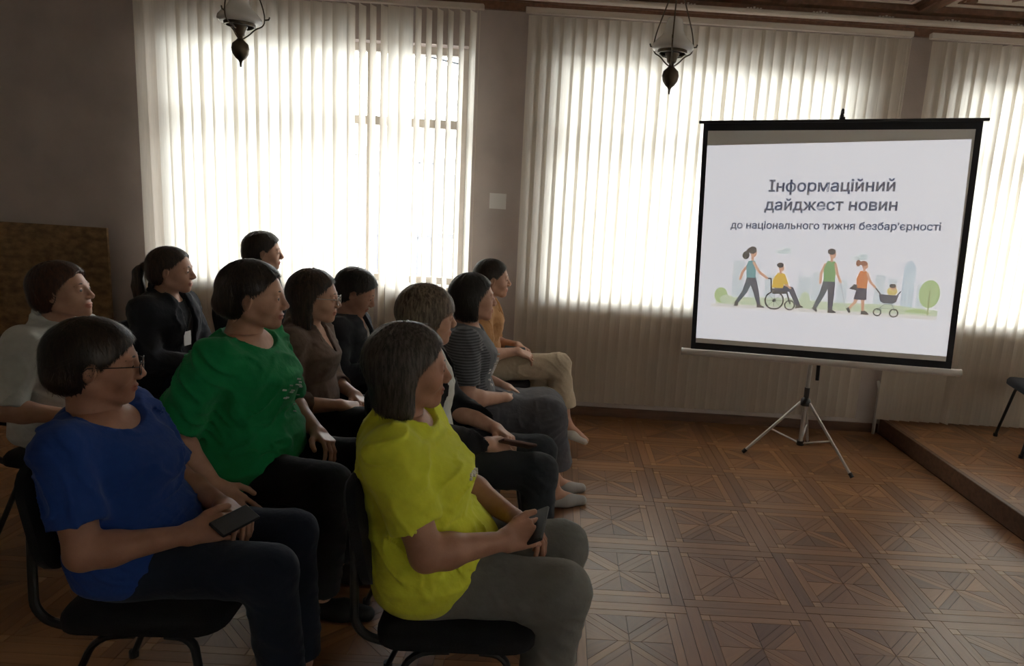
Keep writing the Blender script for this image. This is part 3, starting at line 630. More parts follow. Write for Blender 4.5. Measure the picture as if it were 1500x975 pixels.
def text(name, body, x0, x1, z, bold, color, tilt, parent):
    cu = bpy.data.curves.new(name, 'FONT'); cu.body = body; cu.size = 0.1; cu.align_x = 'CENTER'
    ot = bpy.data.objects.new(name, cu); C.objects.link(ot); bpy.context.view_layer.update()
    tc = ot.evaluated_get(bpy.context.evaluated_depsgraph_get()).to_curve(bpy.context.evaluated_depsgraph_get())
    conts = []
    for sp in tc.splines:
        P = []
        if sp.type == 'BEZIER':
            bp = sp.bezier_points; n = len(bp)
            for i in range(n):
                a_, b_ = bp[i], bp[(i + 1) % n]; P += [(q.x, q.y) for q in interpolate_bezier(a_.co, a_.handle_right, b_.handle_left, b_.co, 6)[:-1]]
        else: P = [(q.co.x, q.co.y) for q in sp.points]
        if len(P) > 2: conts.append(P)
    bpy.data.objects.remove(ot)
    area = lambda P: sum(P[i - 1][0] * P[i][1] - P[i][0] * P[i - 1][1] for i in range(len(P))) / 2
    sg = 1 if sum(area(P) for P in conts) > 0 else -1
    outer = [P for P in conts if area(P) * sg > 0]; holes = [P for P in conts if area(P) * sg < 0]
    def inside(p, P):
        r_ = False
        for i in range(len(P)):
            (xa, ya), (xb, yb_) = P[i - 1], P[i]
            if (ya > p[1]) != (yb_ > p[1]) and p[0] < (xb - xa) * (p[1] - ya) / (yb_ - ya) + xa: r_ = not r_
        return r_
    outer += [h for h in holes if not any(inside(h[0], P) for P in outer)]
    allx = [p[0] for P in conts for p in P]; k = (x1 - x0) / (max(allx) - min(allx)); cx = (max(allx) + min(allx)) / 2; b = MB()
    def T2(p, dy): X = (p[0] - cx) * k + (x0 + x1) / 2; return (X, -0.0024 - dy, p[1] * k * 0.97 + z + tilt * (X - (x0 + x1) / 2))
    for n_, P in enumerate(outer):
        H = [h for h in holes if all(inside(q, P) for q in h[::3])]
        polys = [[Vector((x, y_, 0)) for x, y_ in Q] for Q in [P] + H]; flat = [q for Q in [P] + H for q in Q]
        b.faces([T2(q, 0.00001 * (n_ % 3)) for q in flat], [tuple(t) for t in tessellate_polygon(polys)])
        for Q in [P] + H:                       # heavier weight: a thin border along each outline
            for i in range(len(Q)):
                p, q = Vector(Q[i - 1]), Vector(Q[i]); d = q - p
                if d.length < 1e-7: continue
                d.normalize(); nn = Vector((-d.y, d.x)) * bold; e = d * bold * 0.6
                b.faces([T2(v, 0.00005) for v in (p - e - nn, q + e - nn, q + e + nn, p - e + nn)], [(0, 1, 2, 3)])
    o = b.build(name, 'proj', parent); me = o.data
    ca = me.color_attributes.new('Col', 'FLOAT_COLOR', 'CORNER'); ca.data.foreach_set('color', np.tile(np.array([*color, 1], np.float32), len(me.loops))); o['kind'] = 'stuff'; return o
BOLD = 0.0030
INK = srgb(36, 50, 76)
text('title_text', 'Інформаційний', -0.353, 0.354, 0.317, BOLD, INK, 0.021, fab)
text('title_text', 'дайджест новин', -0.370, 0.377, 0.205, BOLD, INK, 0.021, fab)
text('subtitle_text', "до національного тижня безбар'єрності", -0.567, 0.622, 0.092, 0.0034, INK, 0.021, fab)

# ---- pendant lamps
def lamp(x, y, z, label):
    r = empty('pendant_lamp', (x, y, z), 0, label, 'lamp', 'oil lamp style pendant lamps')
    b = MB(); b.lathe([(0.0, -0.165), (0.004, -0.165), (0.006, -0.145), (0.010, -0.135), (0.022, -0.125), (0.036, -0.105), (0.041, -0.082), (0.036, -0.060), (0.020, -0.045), (0.012, -0.036), (0.012, -0.026), (0.022, -0.018), (0.027, 0.006), (0.034, 0.016), (0.034, 0.022), (0.0, 0.022)], 24); smooth_by_angle(b.build('oil_font', 'brass', r))
    b = MB(); b.lathe([(0.062, 0.020), (0.071, 0.020), (0.071, 0.034), (0.062, 0.034), (0.062, 0.020)], 32); smooth_by_angle(b.build('shade_ring', 'brass', r))
    prof = [(0.066, 0.034), (0.094, 0.036), (0.100, 0.046), (0.097, 0.060), (0.080, 0.080), (0.058, 0.100), (0.046, 0.122), (0.042, 0.150), (0.036, 0.172), (0.030, 0.182), (0.028, 0.180), (0.034, 0.170), (0.040, 0.148), (0.044, 0.120), (0.056, 0.098), (0.078, 0.078), (0.094, 0.058), (0.096, 0.046), (0.066, 0.037)]
    b = MB(); b.lathe(prof, 32); b.build('glass_shade', 'opal', r, smooth=True)
    for k in range(3):
        a = 0.35 + k * 2 * PI / 3; c, s = math.cos(a), math.sin(a); P = lambda rr, zz: (rr * c, rr * s, zz)
        b = MB(); b.tube(rounded_path([P(0.012, -0.036), P(0.035, -0.02), P(0.072, 0.018), P(0.104, 0.030), P(0.112, 0.07), P(0.098, 0.13), P(0.066, 0.21), P(0.012, 0.34)], 0.02, 3), 0.0035, 6); b.build('wire_arm', 'brass', r)
        b = MB(); b.tube([P(0.112, 0.062), P(0.128, 0.066), P(0.132, 0.078)], 0.004, 6); b.build('arm_scroll', 'brass', r)
        b = MB(); b.tube([P(0.03, 0.006), P(0.05, 0.012), P(0.068, 0.026)], 0.0035, 6); b.build('ring_spoke', 'brass', r)
    b = MB(); b.lathe([(0.0, 0.33), (0.014, 0.33), (0.02, 0.345), (0.012, 0.36), (0.0, 0.365)], 12); smooth_by_angle(b.build('arm_cap', 'brass', r))
    top = CEIL - z; n = int((top - 0.36) / 0.035)
    for k in range(n):
        zc = 0.36 + (k + 0.5) * (top - 0.36) / n; L = (top - 0.36) / n * 0.62; a = (k % 2) * PI / 2
        pts = [(math.cos(t * PI / 5) * 0.009 * math.cos(a), math.cos(t * PI / 5) * 0.009 * math.sin(a), zc + math.sin(t * PI / 5) * L) for t in range(11)]
        b = MB(); b.tube(pts, 0.0022, 5, cap=False); b.build('chain_link', 'brass', r)
    b = MB(); b.lathe([(0.0, top - 0.03), (0.015, top - 0.03), (0.04, top - 0.008), (0.045, top - 0.001), (0.0, top - 0.001)], 16); smooth_by_angle(b.build('ceiling_cup', 'brass', r))
lamp(-1.60, 3.5, 2.29, 'old oil lamp style pendant hanging in front of the blind with open slats')
lamp(0.47, 3.5, 2.29, 'old oil lamp style pendant hanging in front of the closed blind')

# ---- chairs
def make_chair():
    r = empty('office_chair')
    b = MB(); n = 20; prof = []
    # seat pad: rounded rectangle, domed
    def rrect(hx, hy, rad, m=5):
        P = []
        for cx_, cy_, a0 in ((hx - rad, hy - rad, 0), (-hx + rad, hy - rad, PI / 2), (-hx + rad, -hy + rad, PI), (hx - rad, -hy + rad, 1.5 * PI)):
            for k in range(m + 1): a = a0 + k * PI / 2 / m; P.append((cx_ + rad * math.cos(a), cy_ + rad * math.sin(a)))
        return P
    rings = [(0.93, 0.395), (1.0, 0.405), (1.0, 0.432), (0.96, 0.446), (0.80, 0.452), (0.4, 0.451)]
    base = rrect(0.215, 0.235, 0.075); vs_ = []; fs = []; m = len(base)
    for s, z in rings: vs_ += [(0.035 + x * s, y_ * s, z) for x, y_ in base]
    for i in range(len(rings) - 1):
        for k in range(m): fs.append((i * m + k, i * m + (k + 1) % m, (i + 1) * m + (k + 1) % m, (i + 1) * m + k))
    fs.append(tuple(range(m - 1, -1, -1))); fs.append(tuple(range((len(rings) - 1) * m, len(rings) * m)))
    b.faces(vs_, fs); smooth_by_angle(b.build('seat', 'black_fabric', r), 50)
    # back pad: curved rounded rectangle, leaning back
    b = MB(); base = rrect(0.205, 0.145, 0.075); vs_ = []; fs = []
    def bp(u, v, t):  # u across, v up, t thickness
        x = -0.235 - 0.18 * v - t + 0.28 * u * u; return (x, u, 0.685 + v)
    lay = [(0.88, -0.018), (1.0, -0.010), (1.0, 0.014), (0.9, 0.026), (0.5, 0.03)]
    for s, t in lay: vs_ += [bp(u * s, v * s, t) for u, v in base]
    for i in range(len(lay) - 1):
        for k in range(m): fs.append((i * m + k, (i) * m + (k + 1) % m, (i + 1) * m + (k + 1) % m, (i + 1) * m + k))
    fs.append(tuple(range(m - 1, -1, -1))); fs.append(tuple(range((len(lay) - 1) * m, len(lay) * m)))
    b.faces(vs_, fs); smooth_by_angle(b.build('backrest', 'black_fabric', r), 50)
    for s in (-1, 1):
        y_ = s * 0.20
        b = MB(); b.tube(rounded_path([(0.10, y_, 0.388), (0.17, y_, 0.382), (0.235, s * 0.235, 0.010)], 0.05, 4), 0.014, 10, 0.0095); smooth_by_angle(b.build('leg', 'black_steel', r))
        b = MB(); b.tube(rounded_path([(0.02, y_, 0.388), (-0.08, y_, 0.382), (-0.24, s * 0.235, 0.010)], 0.05, 4), 0.014, 10, 0.0095); smooth_by_angle(b.build('leg', 'black_steel', r))
        b = MB(); b.tube(rounded_path([(0.16, y_ * 0.93, 0.391), (-0.15, y_ * 0.93, 0.391), (-0.236, y_ * 0.97, 0.43), (-0.236, y_ * 0.95, 0.55), (-0.246, y_ * 0.82, 0.70)], 0.10, 6), 0.012, 10); smooth_by_angle(b.build('back_support', 'black_steel', r))
        for fx in (0.235, -0.24):
            b = MB(); b.tube([(fx, s * 0.235, 0.022), (fx, s * 0.235, 0.0)], 0.015, 10); b.build('foot_cap', 'black_plastic', r)
    b = MB(); b.tube([(0.10, -0.2, 0.388), (0.10, 0.2, 0.388)], 0.010, 8); b.build('stretcher', 'black_steel', r)
    b = MB(); b.tube([(0.0, -0.2, 0.388), (0.0, 0.2, 0.388)], 0.010, 8); b.build('stretcher', 'black_steel', r)
    return r
chair0 = make_chair(); chair_used = [False]
def place_chair(x, y, z, rz, label):
    if not chair_used[0]: r = chair0; chair_used[0] = True
    else:
        r = chair0.copy(); C.objects.link(r)
        for ch in chair0.children: c = ch.copy(); C.objects.link(c); c.parent = r
    r.location = (x, y, z); r.rotation_euler = (0, 0, rz); tag(r, label, 'chair', 'black fabric stacking chairs'); return r
place_chair(3.36, 4.46, 0.1225, 2.9, 'empty black fabric chair standing on the stage platform')

# ================================================================== people: signed distance fields meshed by surface nets
def v3(*a): return np.array(a, np.float64)
def smin(a, b, k):
    if k <= 0: return np.minimum(a, b)
    h = np.maximum(k - np.abs(a - b), 0) / k; return np.minimum(a, b) - h * h * k * 0.25
def smax(a, b, k): return -smin(-a, -b, k)
class Frame:
    """local frame: columns of R are the local axes"""
    def __init__(s, o=(0, 0, 0), R=np.eye(3)): s.o = np.array(o, float); s.R = np.array(R, float)
    def loc(s, x, y, z):
        x = x - s.o[0]; y = y - s.o[1]; z = z - s.o[2]; R = s.R
        return x * R[0, 0] + y * R[1, 0] + z * R[2, 0], x * R[0, 1] + y * R[1, 1] + z * R[2, 1], x * R[0, 2] + y * R[1, 2] + z * R[2, 2]
    def pt(s, p): return s.o + s.R @ np.array(p, float)
def rotz(a): c, s = math.cos(a), math.sin(a); return np.array([[c, -s, 0], [s, c, 0], [0, 0, 1]])
def roty(a): c, s = math.cos(a), math.sin(a); return np.array([[c, 0, s], [0, 1, 0], [-s, 0, c]])
def rotx(a): c, s = math.cos(a), math.sin(a); return np.array([[1, 0, 0], [0, c, -s], [0, s, c]])
def rc(a, b, ra, rb, fr=None):
    a = np.array(a, float); b = np.array(b, float)
    if fr is not None: a = fr.pt(a); b = fr.pt(b)
    ab = b - a; L2 = ab @ ab + 1e-12; r = max(ra, rb)
    def fn(x, y, z):
        px, py, pz = x - a[0], y - a[1], z - a[2]
        t = np.clip((px * ab[0] + py * ab[1] + pz * ab[2]) / L2, 0, 1)
        return np.sqrt((px - t * ab[0]) ** 2 + (py - t * ab[1]) ** 2 + (pz - t * ab[2]) ** 2) - (ra + t * (rb - ra))
    return fn, np.minimum(a, b) - r, np.maximum(a, b) + r
def ell(c, r, fr=None, R=None):
    f = Frame(c, np.eye(3) if R is None else R)
    if fr is not None: f = Frame(fr.pt(c), fr.R @ f.R)
    m = min(r); q = max(r)
    ext = np.sqrt(((f.R * np.array(r)) ** 2).sum(1))
    def fn(x, y, z):
        lx, ly, lz = f.loc(x, y, z)
        k0 = np.sqrt((lx / r[0]) ** 2 + (ly / r[1]) ** 2 + (lz / r[2]) ** 2)
        k1 = np.sqrt((lx / r[0] ** 2) ** 2 + (ly / r[1] ** 2) ** 2 + (lz / r[2] ** 2) ** 2) + 1e-9
        return k0 * (k0 - 1) / k1
    return fn, f.o - ext, f.o + ext
def loft(tab, off=0.0, lean=None):
    """stack of ellipses along z: rows z, cx, front, back, half width"""
    T = np.array(tab, float); z = T[:, 0]
    def fn(x, y, zz):
        cx = np.interp(zz, z, T[:, 1]); a1 = np.interp(zz, z, T[:, 2]) + off; a2 = np.interp(zz, z, T[:, 3]) + off; bb = np.interp(zz, z, T[:, 4]) + off
        dx = x - cx; a = np.where(dx > 0, a1, a2)
        k = ((np.abs(dx) / a) ** 2.2 + (np.abs(y) / bb) ** 2.2) ** (1 / 2.2)
        d = (k - 1) * np.minimum(a, bb)
        return smax(d, np.maximum(zz - z[-1], z[0] - zz), 0.05)
    mx = (T[:, 1] + T[:, 2]).max() + off; mn = (T[:, 1] - T[:, 3]).min() - off; b = T[:, 4].max() + off
    return fn, np.array([mn, -b, z[0]]), np.array([mx, b, z[-1]])
class Field:
    def __init__(s, lo, hi, h):
        s.h = h; lo = np.array(lo, float); n = np.ceil((np.array(hi, float) - lo) / h).astype(int) + 2
        s.ax = [lo[i] + h * np.arange(n[i]) for i in range(3)]; s.d = np.full(n, 0.3, np.float32)
    def _sl(s, lo, hi, pad):
        return tuple(slice(max(0, int(np.searchsorted(s.ax[i], lo[i] - pad)) - 1), int(np.searchsorted(s.ax[i], hi[i] + pad)) + 1) for i in range(3))
    def xyz(s, sl=None):
        sl = sl or (slice(None),) * 3
        return s.ax[0][sl[0]][:, None, None], s.ax[1][sl[1]][None, :, None], s.ax[2][sl[2]][None, None, :]
    def u(s, prim, k=0.0):
        sl = s._sl(prim[1], prim[2], k + 2.5 * s.h)
        if any(q.start >= q.stop for q in sl): return s
        s.d[sl] = smin(s.d[sl], prim[0](*s.xyz(sl)).astype(np.float32), k); return s
    def cut(s, prim, k=0.0):
        sl = s._sl(prim[1], prim[2], k + 2.5 * s.h)
        if any(q.start >= q.stop for q in sl): return s
        s.d[sl] = smax(s.d[sl], -prim[0](*s.xyz(sl)).astype(np.float32), k); return s
    def cutf(s, fn, k=0.0): s.d = smax(s.d, np.broadcast_to(fn(*s.xyz()), s.d.shape).astype(np.float32), k); return s   # keep where fn < 0
    def disp(s, fn, band=0.03):
        m = np.abs(s.d) < band; i = np.nonzero(m)
        s.d[i] += fn(s.ax[0][i[0]], s.ax[1][i[1]], s.ax[2][i[2]]).astype(np.float32); return s
    def mesh(s):
        d = s.d; d[0] = d[-1] = 0.1; d[:, 0] = d[:, -1] = 0.1; d[:, :, 0] = d[:, :, -1] = 0.1
        ins = d < 0; n = d.shape
        c = [ins[i:n[0] - 1 + i, j:n[1] - 1 + j, k:n[2] - 1 + k] for i in (0, 1) for j in (0, 1) for k in (0, 1)]
        cnt = sum(q.astype(np.int8) for q in c); act = (cnt > 0) & (cnt < 8)
        I = np.stack(np.nonzero(act), 1); idx = np.full(act.shape, -1, np.int32); idx[act] = np.arange(len(I))
        val = {(i, j, k): d[I[:, 0] + i, I[:, 1] + j, I[:, 2] + k] for i in (0, 1) for j in (0, 1) for k in (0, 1)}
        acc = np.zeros((len(I), 3)); num = np.zeros(len(I))
        for a in val:
            for ax in range(3):
                if a[ax] == 0:
                    b = list(a); b[ax] = 1; va, vb = val[a], val[tuple(b)]; m = (va < 0) != (vb < 0)
                    t = np.where(m, va / np.where(m, va - vb, 1), 0); p = np.tile(np.array(a, float), (len(I), 1)); p[:, ax] = t
                    acc += p * m[:, None]; num += m
        V = (I + acc / num[:, None]) * s.h + np.array([q[0] for q in s.ax])
        F = []
        for ax in range(3):
            sl0 = [slice(None)] * 3; sl1 = [slice(None)] * 3; sl0[ax] = slice(0, -1); sl1[ax] = slice(1, None)
            A, B = ins[tuple(sl0)], ins[tuple(sl1)]; E_ = np.stack(np.nonzero(A != B), 1); flip = A[tuple(E_.T)]
            u_, w_ = [(1, 2), (2, 0), (0, 1)][ax]
            def cell(du, dw):
                q = E_.copy(); q[:, u_] -= du; q[:, w_] -= dw; return idx[tuple(q.T)]
            q = np.stack([cell(1, 1), cell(0, 1), cell(0, 0), cell(1, 0)], 1); q[~flip] = q[~flip][:, ::-1]; F.append(q)
        return V, np.concatenate(F)
def noise3(seed=0):
    g = np.random.RandomState(seed).rand(32, 32, 32).astype(np.float32) * 2 - 1
    def fn(x, y, z):
        x, y, z = np.broadcast_arrays(x, y, z)
        i, j, k = np.floor(x).astype(int), np.floor(y).astype(int), np.floor(z).astype(int)
        fx, fy, fz = x - i, y - j, z - k; fx, fy, fz = fx * fx * (3 - 2 * fx), fy * fy * (3 - 2 * fy), fz * fz * (3 - 2 * fz)
        r = 0
        for a in (0, 1):
            for b in (0, 1):
                for c in (0, 1): r = r + g[(i + a) % 32, (j + b) % 32, (k + c) % 32] * (fx if a else 1 - fx) * (fy if b else 1 - fy) * (fz if c else 1 - fz)
        return r
    return fn
N1, N2 = noise3(1), noise3(2)
def np_mesh(name, parts, mats, attrs=None):
    """parts: list of (V, F, material index)"""
    off = 0; Vs = []; Fs = []; Ms = []
    for V, F, mi in parts: Vs.append(V); Fs.append(F + off); Ms.append(np.full(len(F), mi)); off += len(V)
    V = np.concatenate(Vs); F = np.concatenate(Fs); Mi = np.concatenate(Ms).astype(np.int32)
    me = bpy.data.meshes.new(name); me.vertices.add(len(V)); me.vertices.foreach_set('co', V.astype(np.float32).ravel())
    me.loops.add(F.size); me.loops.foreach_set('vertex_index', F.astype(np.int32).ravel())
    me.polygons.add(len(F)); me.polygons.foreach_set('loop_start', np.arange(0, F.size, 4, dtype=np.int32)); me.polygons.foreach_set('loop_total', np.full(len(F), 4, np.int32))
    for m in mats: me.materials.append(M[m] if isinstance(m, str) else m)
    me.polygons.foreach_set('material_index', Mi); me.polygons.foreach_set('use_smooth', np.ones(len(F), bool))
    if attrs is not None:
        a = me.attributes.new('lip', 'FLOAT', 'POINT'); a.data.foreach_set('value', attrs.astype(np.float32))
    me.update(calc_edges=True); return me

def skin_mat(name, col):
    m = bpy.data.materials.new(name); m.use_nodes = True; nt = m.node_tree; b = nt.nodes['Principled BSDF']
    tc = nt.nodes.new('ShaderNodeTexCoord'); n = nt.nodes.new('ShaderNodeTexNoise'); n.inputs['Scale'].default_value = 22; n.inputs['Detail'].default_value = 4
    nt.links.new(tc.outputs['Object'], n.inputs['Vector'])
    r = nt.nodes.new('ShaderNodeValToRGB'); e = r.color_ramp.elements; e[0].position = 0.3; e[1].position = 0.72
    e[0].color = (col[0] * 0.86, col[1] * 0.80, col[2] * 0.78, 1); e[1].color = (min(1, col[0] * 1.08), col[1] * 1.08, col[2] * 1.08, 1)
    nt.links.new(n.outputs['Fac'], r.inputs[0])
    at = nt.nodes.new('ShaderNodeAttribute'); at.attribute_name = 'lip'; mx = nt.nodes.new('ShaderNodeMix'); mx.data_type = 'RGBA'
    nt.links.new(at.outputs['Fac'], mx.inputs[0]); nt.links.new(r.outputs[0], mx.inputs[6]); mx.inputs[7].default_value = (col[0] * 0.72, col[1] * 0.42, col[2] * 0.42, 1)
    nt.links.new(mx.outputs[2], b.inputs['Base Color']); b.inputs['Roughness'].default_value = 0.48; b.inputs['Specular IOR Level'].default_value = 0.35
    n2 = nt.nodes.new('ShaderNodeTexNoise'); n2.inputs['Scale'].default_value = 160; nt.links.new(tc.outputs['Object'], n2.inputs['Vector'])
    bp = nt.nodes.new('ShaderNodeBump'); bp.inputs['Strength'].default_value = 0.15; bp.inputs['Distance'].default_value = 0.002; nt.links.new(n2.outputs['Fac'], bp.inputs['Height']); nt.links.new(bp.outputs[0], b.inputs['Normal'])
    return m
M['skin'] = skin_mat('skin_light', (0.50, 0.29, 0.205)); M['skin_tan'] = skin_mat('skin_tanned', (0.38, 0.20, 0.135))
def hair_mat(name, c0, c1, streak=(60, 60, 7)):
    m = bpy.data.materials.new(name); m.use_nodes = True; nt = m.node_tree; b = nt.nodes['Principled BSDF']
    tc = nt.nodes.new('ShaderNodeTexCoord'); mp = nt.nodes.new('ShaderNodeMapping'); mp.inputs['Scale'].default_value = streak
    n = nt.nodes.new('ShaderNodeTexNoise'); n.inputs['Scale'].default_value = 2.2; n.inputs['Detail'].default_value = 5; n.inputs['Distortion'].default_value = 0.4
    nt.links.new(tc.outputs['Object'], mp.inputs[0]); nt.links.new(mp.outputs[0], n.inputs['Vector'])
    r = nt.nodes.new('ShaderNodeValToRGB'); e = r.color_ramp.elements; e[0].position = 0.36; e[1].position = 0.70; e[0].color = (*c0, 1); e[1].color = (*c1, 1)
    nt.links.new(n.outputs['Fac'], r.inputs[0]); nt.links.new(r.outputs[0], b.inputs['Base Color']); b.inputs['Roughness'].default_value = 0.42; b.inputs['Specular IOR Level'].default_value = 0.5
    bp = nt.nodes.new('ShaderNodeBump'); bp.inputs['Strength'].default_value = 0.5; bp.inputs['Distance'].default_value = 0.003; nt.links.new(n.outputs['Fac'], bp.inputs['Height']); nt.links.new(bp.outputs[0], b.inputs['Normal'])
    return m
M['eye_white'] = mat('eye_white', (0.60, 0.56, 0.53), 0.2); M['iris'] = mat('iris', (0.05, 0.035, 0.025), 0.15)
M['glass_lens'] = glass_mat()
def cloth(name, col, noise=0.06, rough=0.9, **kw): return mat(name, col, rough, spec=0.2, noise=noise, nscale=30, bump=0.45, bscale=26, bdist=0.010, sheen=0.08, **kw)

def unit(v): v = np.array(v, float); return v / (np.linalg.norm(v) + 1e-12)
def ik(a, c, l1, l2, pole):
    a, c = np.array(a, float), np.array(c, float); d = c - a; L = np.linalg.norm(d); L = min(L, (l1 + l2) * 0.998); n = unit(d)
    x = (l1 * l1 - l2 * l2 + L * L) / (2 * L); h = math.sqrt(max(l1 * l1 - x * x, 0)); p = np.array(pole, float); p = unit(p - n * (p @ n))
    return a + n * x + p * h, a + n * L
def head_field(F, fr, ears=True, jaw=1.0, nose=1.0):
    e = lambda c, r, k, R=None: F.u(ell(c, r, fr, R), k)
    e((-0.012, 0, 0.028), (0.098, 0.076, 0.086), 0.0)
    e((0.022, 0, -0.02), (0.066, 0.062 * jaw, 0.078), 0.03)
    for s in (-1, 1):
        e((0.050, s * 0.036 * jaw, -0.030), (0.028, 0.024, 0.028), 0.02)
        F.u(rc((-0.008, s * 0.050 * jaw, -0.055), (0.056, s * 0.017, -0.094), 0.019, 0.017, fr), 0.025)
    e((0.069, 0, -0.095), (0.018, 0.021, 0.015), 0.018)
    e((0.068, 0, -0.062), (0.023, 0.027, 0.024), 0.02)
    F.u(rc((0.078, -0.034, 0.019), (0.082, -0.010, 0.020), 0.008, 0.009, fr), 0.014); F.u(rc((0.078, 0.034, 0.019), (0.082, 0.010, 0.020), 0.008, 0.009, fr), 0.014)
    for s in (-1, 1): F.cut(ell((0.099, s * 0.031, 0.001), (0.019, 0.017, 0.011), fr), 0.012)
    for s in (-1, 1): e((0.0755, s * 0.031, 0.0), (0.0145, 0.0150, 0.0125), 0.005)
    F.u(rc((0.085, 0, 0.008), (0.103 + 0.003 * nose, 0, -0.028), 0.0085, 0.0105 * nose, fr), 0.012)
    for s in (-1, 1): e((0.0975, s * 0.0115, -0.0355), (0.0105, 0.0075, 0.0075), 0.006)
    e((0.0900, 0, -0.0605), (0.0070, 0.019, 0.0048), 0.004); e((0.0880, 0, -0.0705), (0.0070, 0.016, 0.0056), 0.004)
    F.cut(ell((0.097, 0, -0.0655), (0.006, 0.022, 0.0012), fr), 0.003)
    for s in (-1, 1):
        F.cut(ell((0.0915, s * 0.032, -0.0005), (0.0095, 0.0115, 0.0040), fr), 0.002)
        if ears:
            R = rotz(s * 0.35) @ roty(0.2)
            e((-0.008, s * 0.076, -0.008), (0.018, 0.007, 0.030), 0.006, R); F.cut(ell((-0.005, s * 0.084, -0.004), (0.009, 0.005, 0.018), fr, R), 0.004)
def hand_field(F, fr, side, curl, spread=1.0, thumb=(0.75, 0.62, -0.25), tcurl=0.25, sc=1.0):
    """fr: x to the fingers, z out of the back of the hand; side +1 = thumb towards +y"""
    yb = [0.031, 0.0105, -0.0105, -0.030]; xb = [0.086, 0.090, 0.085, 0.076]
    Ls = [(0.040, 0.026, 0.021), (0.045, 0.029, 0.022), (0.041, 0.027, 0.021), (0.032, 0.021, 0.019)]
    P = lambda x, y, z: (x * sc, side * y * sc, z * sc)
    for i in range(4): F.u(rc(P(0.004, yb[i] * 0.62, 0), P(xb[i], yb[i], 0.002), 0.0145 * sc, 0.0105 * sc, fr), 0.014)
    F.u(ell(P(0.045, 0.0, -0.004), (0.045 * sc, 0.034 * sc, 0.013 * sc), fr), 0.010)
    for i in range(4):
        a = 0.10; p = np.array([xb[i], yb[i], 0.002]); sy = (1.5 - i) * 0.05 * spread; r = 0.0088 if i < 3 else 0.0078
        for j in range(3):
            a += curl[i] * (0.75, 1.0, 0.65)[j]; d = np.array([math.cos(a) * math.cos(sy), math.sin(sy), -math.sin(a)]); q = p + d * Ls[i][j]
            F.u(rc(P(*p), P(*q), r * sc, r * 0.92 * sc, fr), 0.0025 if j == 0 else 0.003); p = q; r *= 0.92
    p = np.array([0.018, 0.024, -0.006]); d = unit(thumb); r = 0.0135
    for j, L in enumerate((0.040, 0.033, 0.026)):
        q = p + d * L; F.u(rc(P(*p), P(*q), r * sc, r * 0.85 * sc, fr), 0.012 if j == 0 else 0.003); p = q; r *= 0.86
        d = unit(d + np.array([tcurl, -tcurl, -0.05]))
EPS = 1e-9
TORSO = [  # z, cx, front, back, half width
    (-0.005, 0.00, 0.10, 0.095, 0.150), (0.06, 0.00, 0.115, 0.112, 0.178), (0.12, 0.0, 0.120, 0.106, 0.174), (0.20, -0.004, 0.118, 0.094, 0.156),
    (0.28, -0.008, 0.112, 0.092, 0.146), (0.36, -0.008, 0.124, 0.096, 0.148), (0.41, -0.006, 0.126, 0.100, 0.152), (0.46, -0.005, 0.108, 0.098, 0.155), (0.505, -0.005, 0.084, 0.088, 0.145), (0.545, 0.0, 0.064, 0.075, 0.100), (0.58, 0.006, 0.050, 0.055, 0.055)]
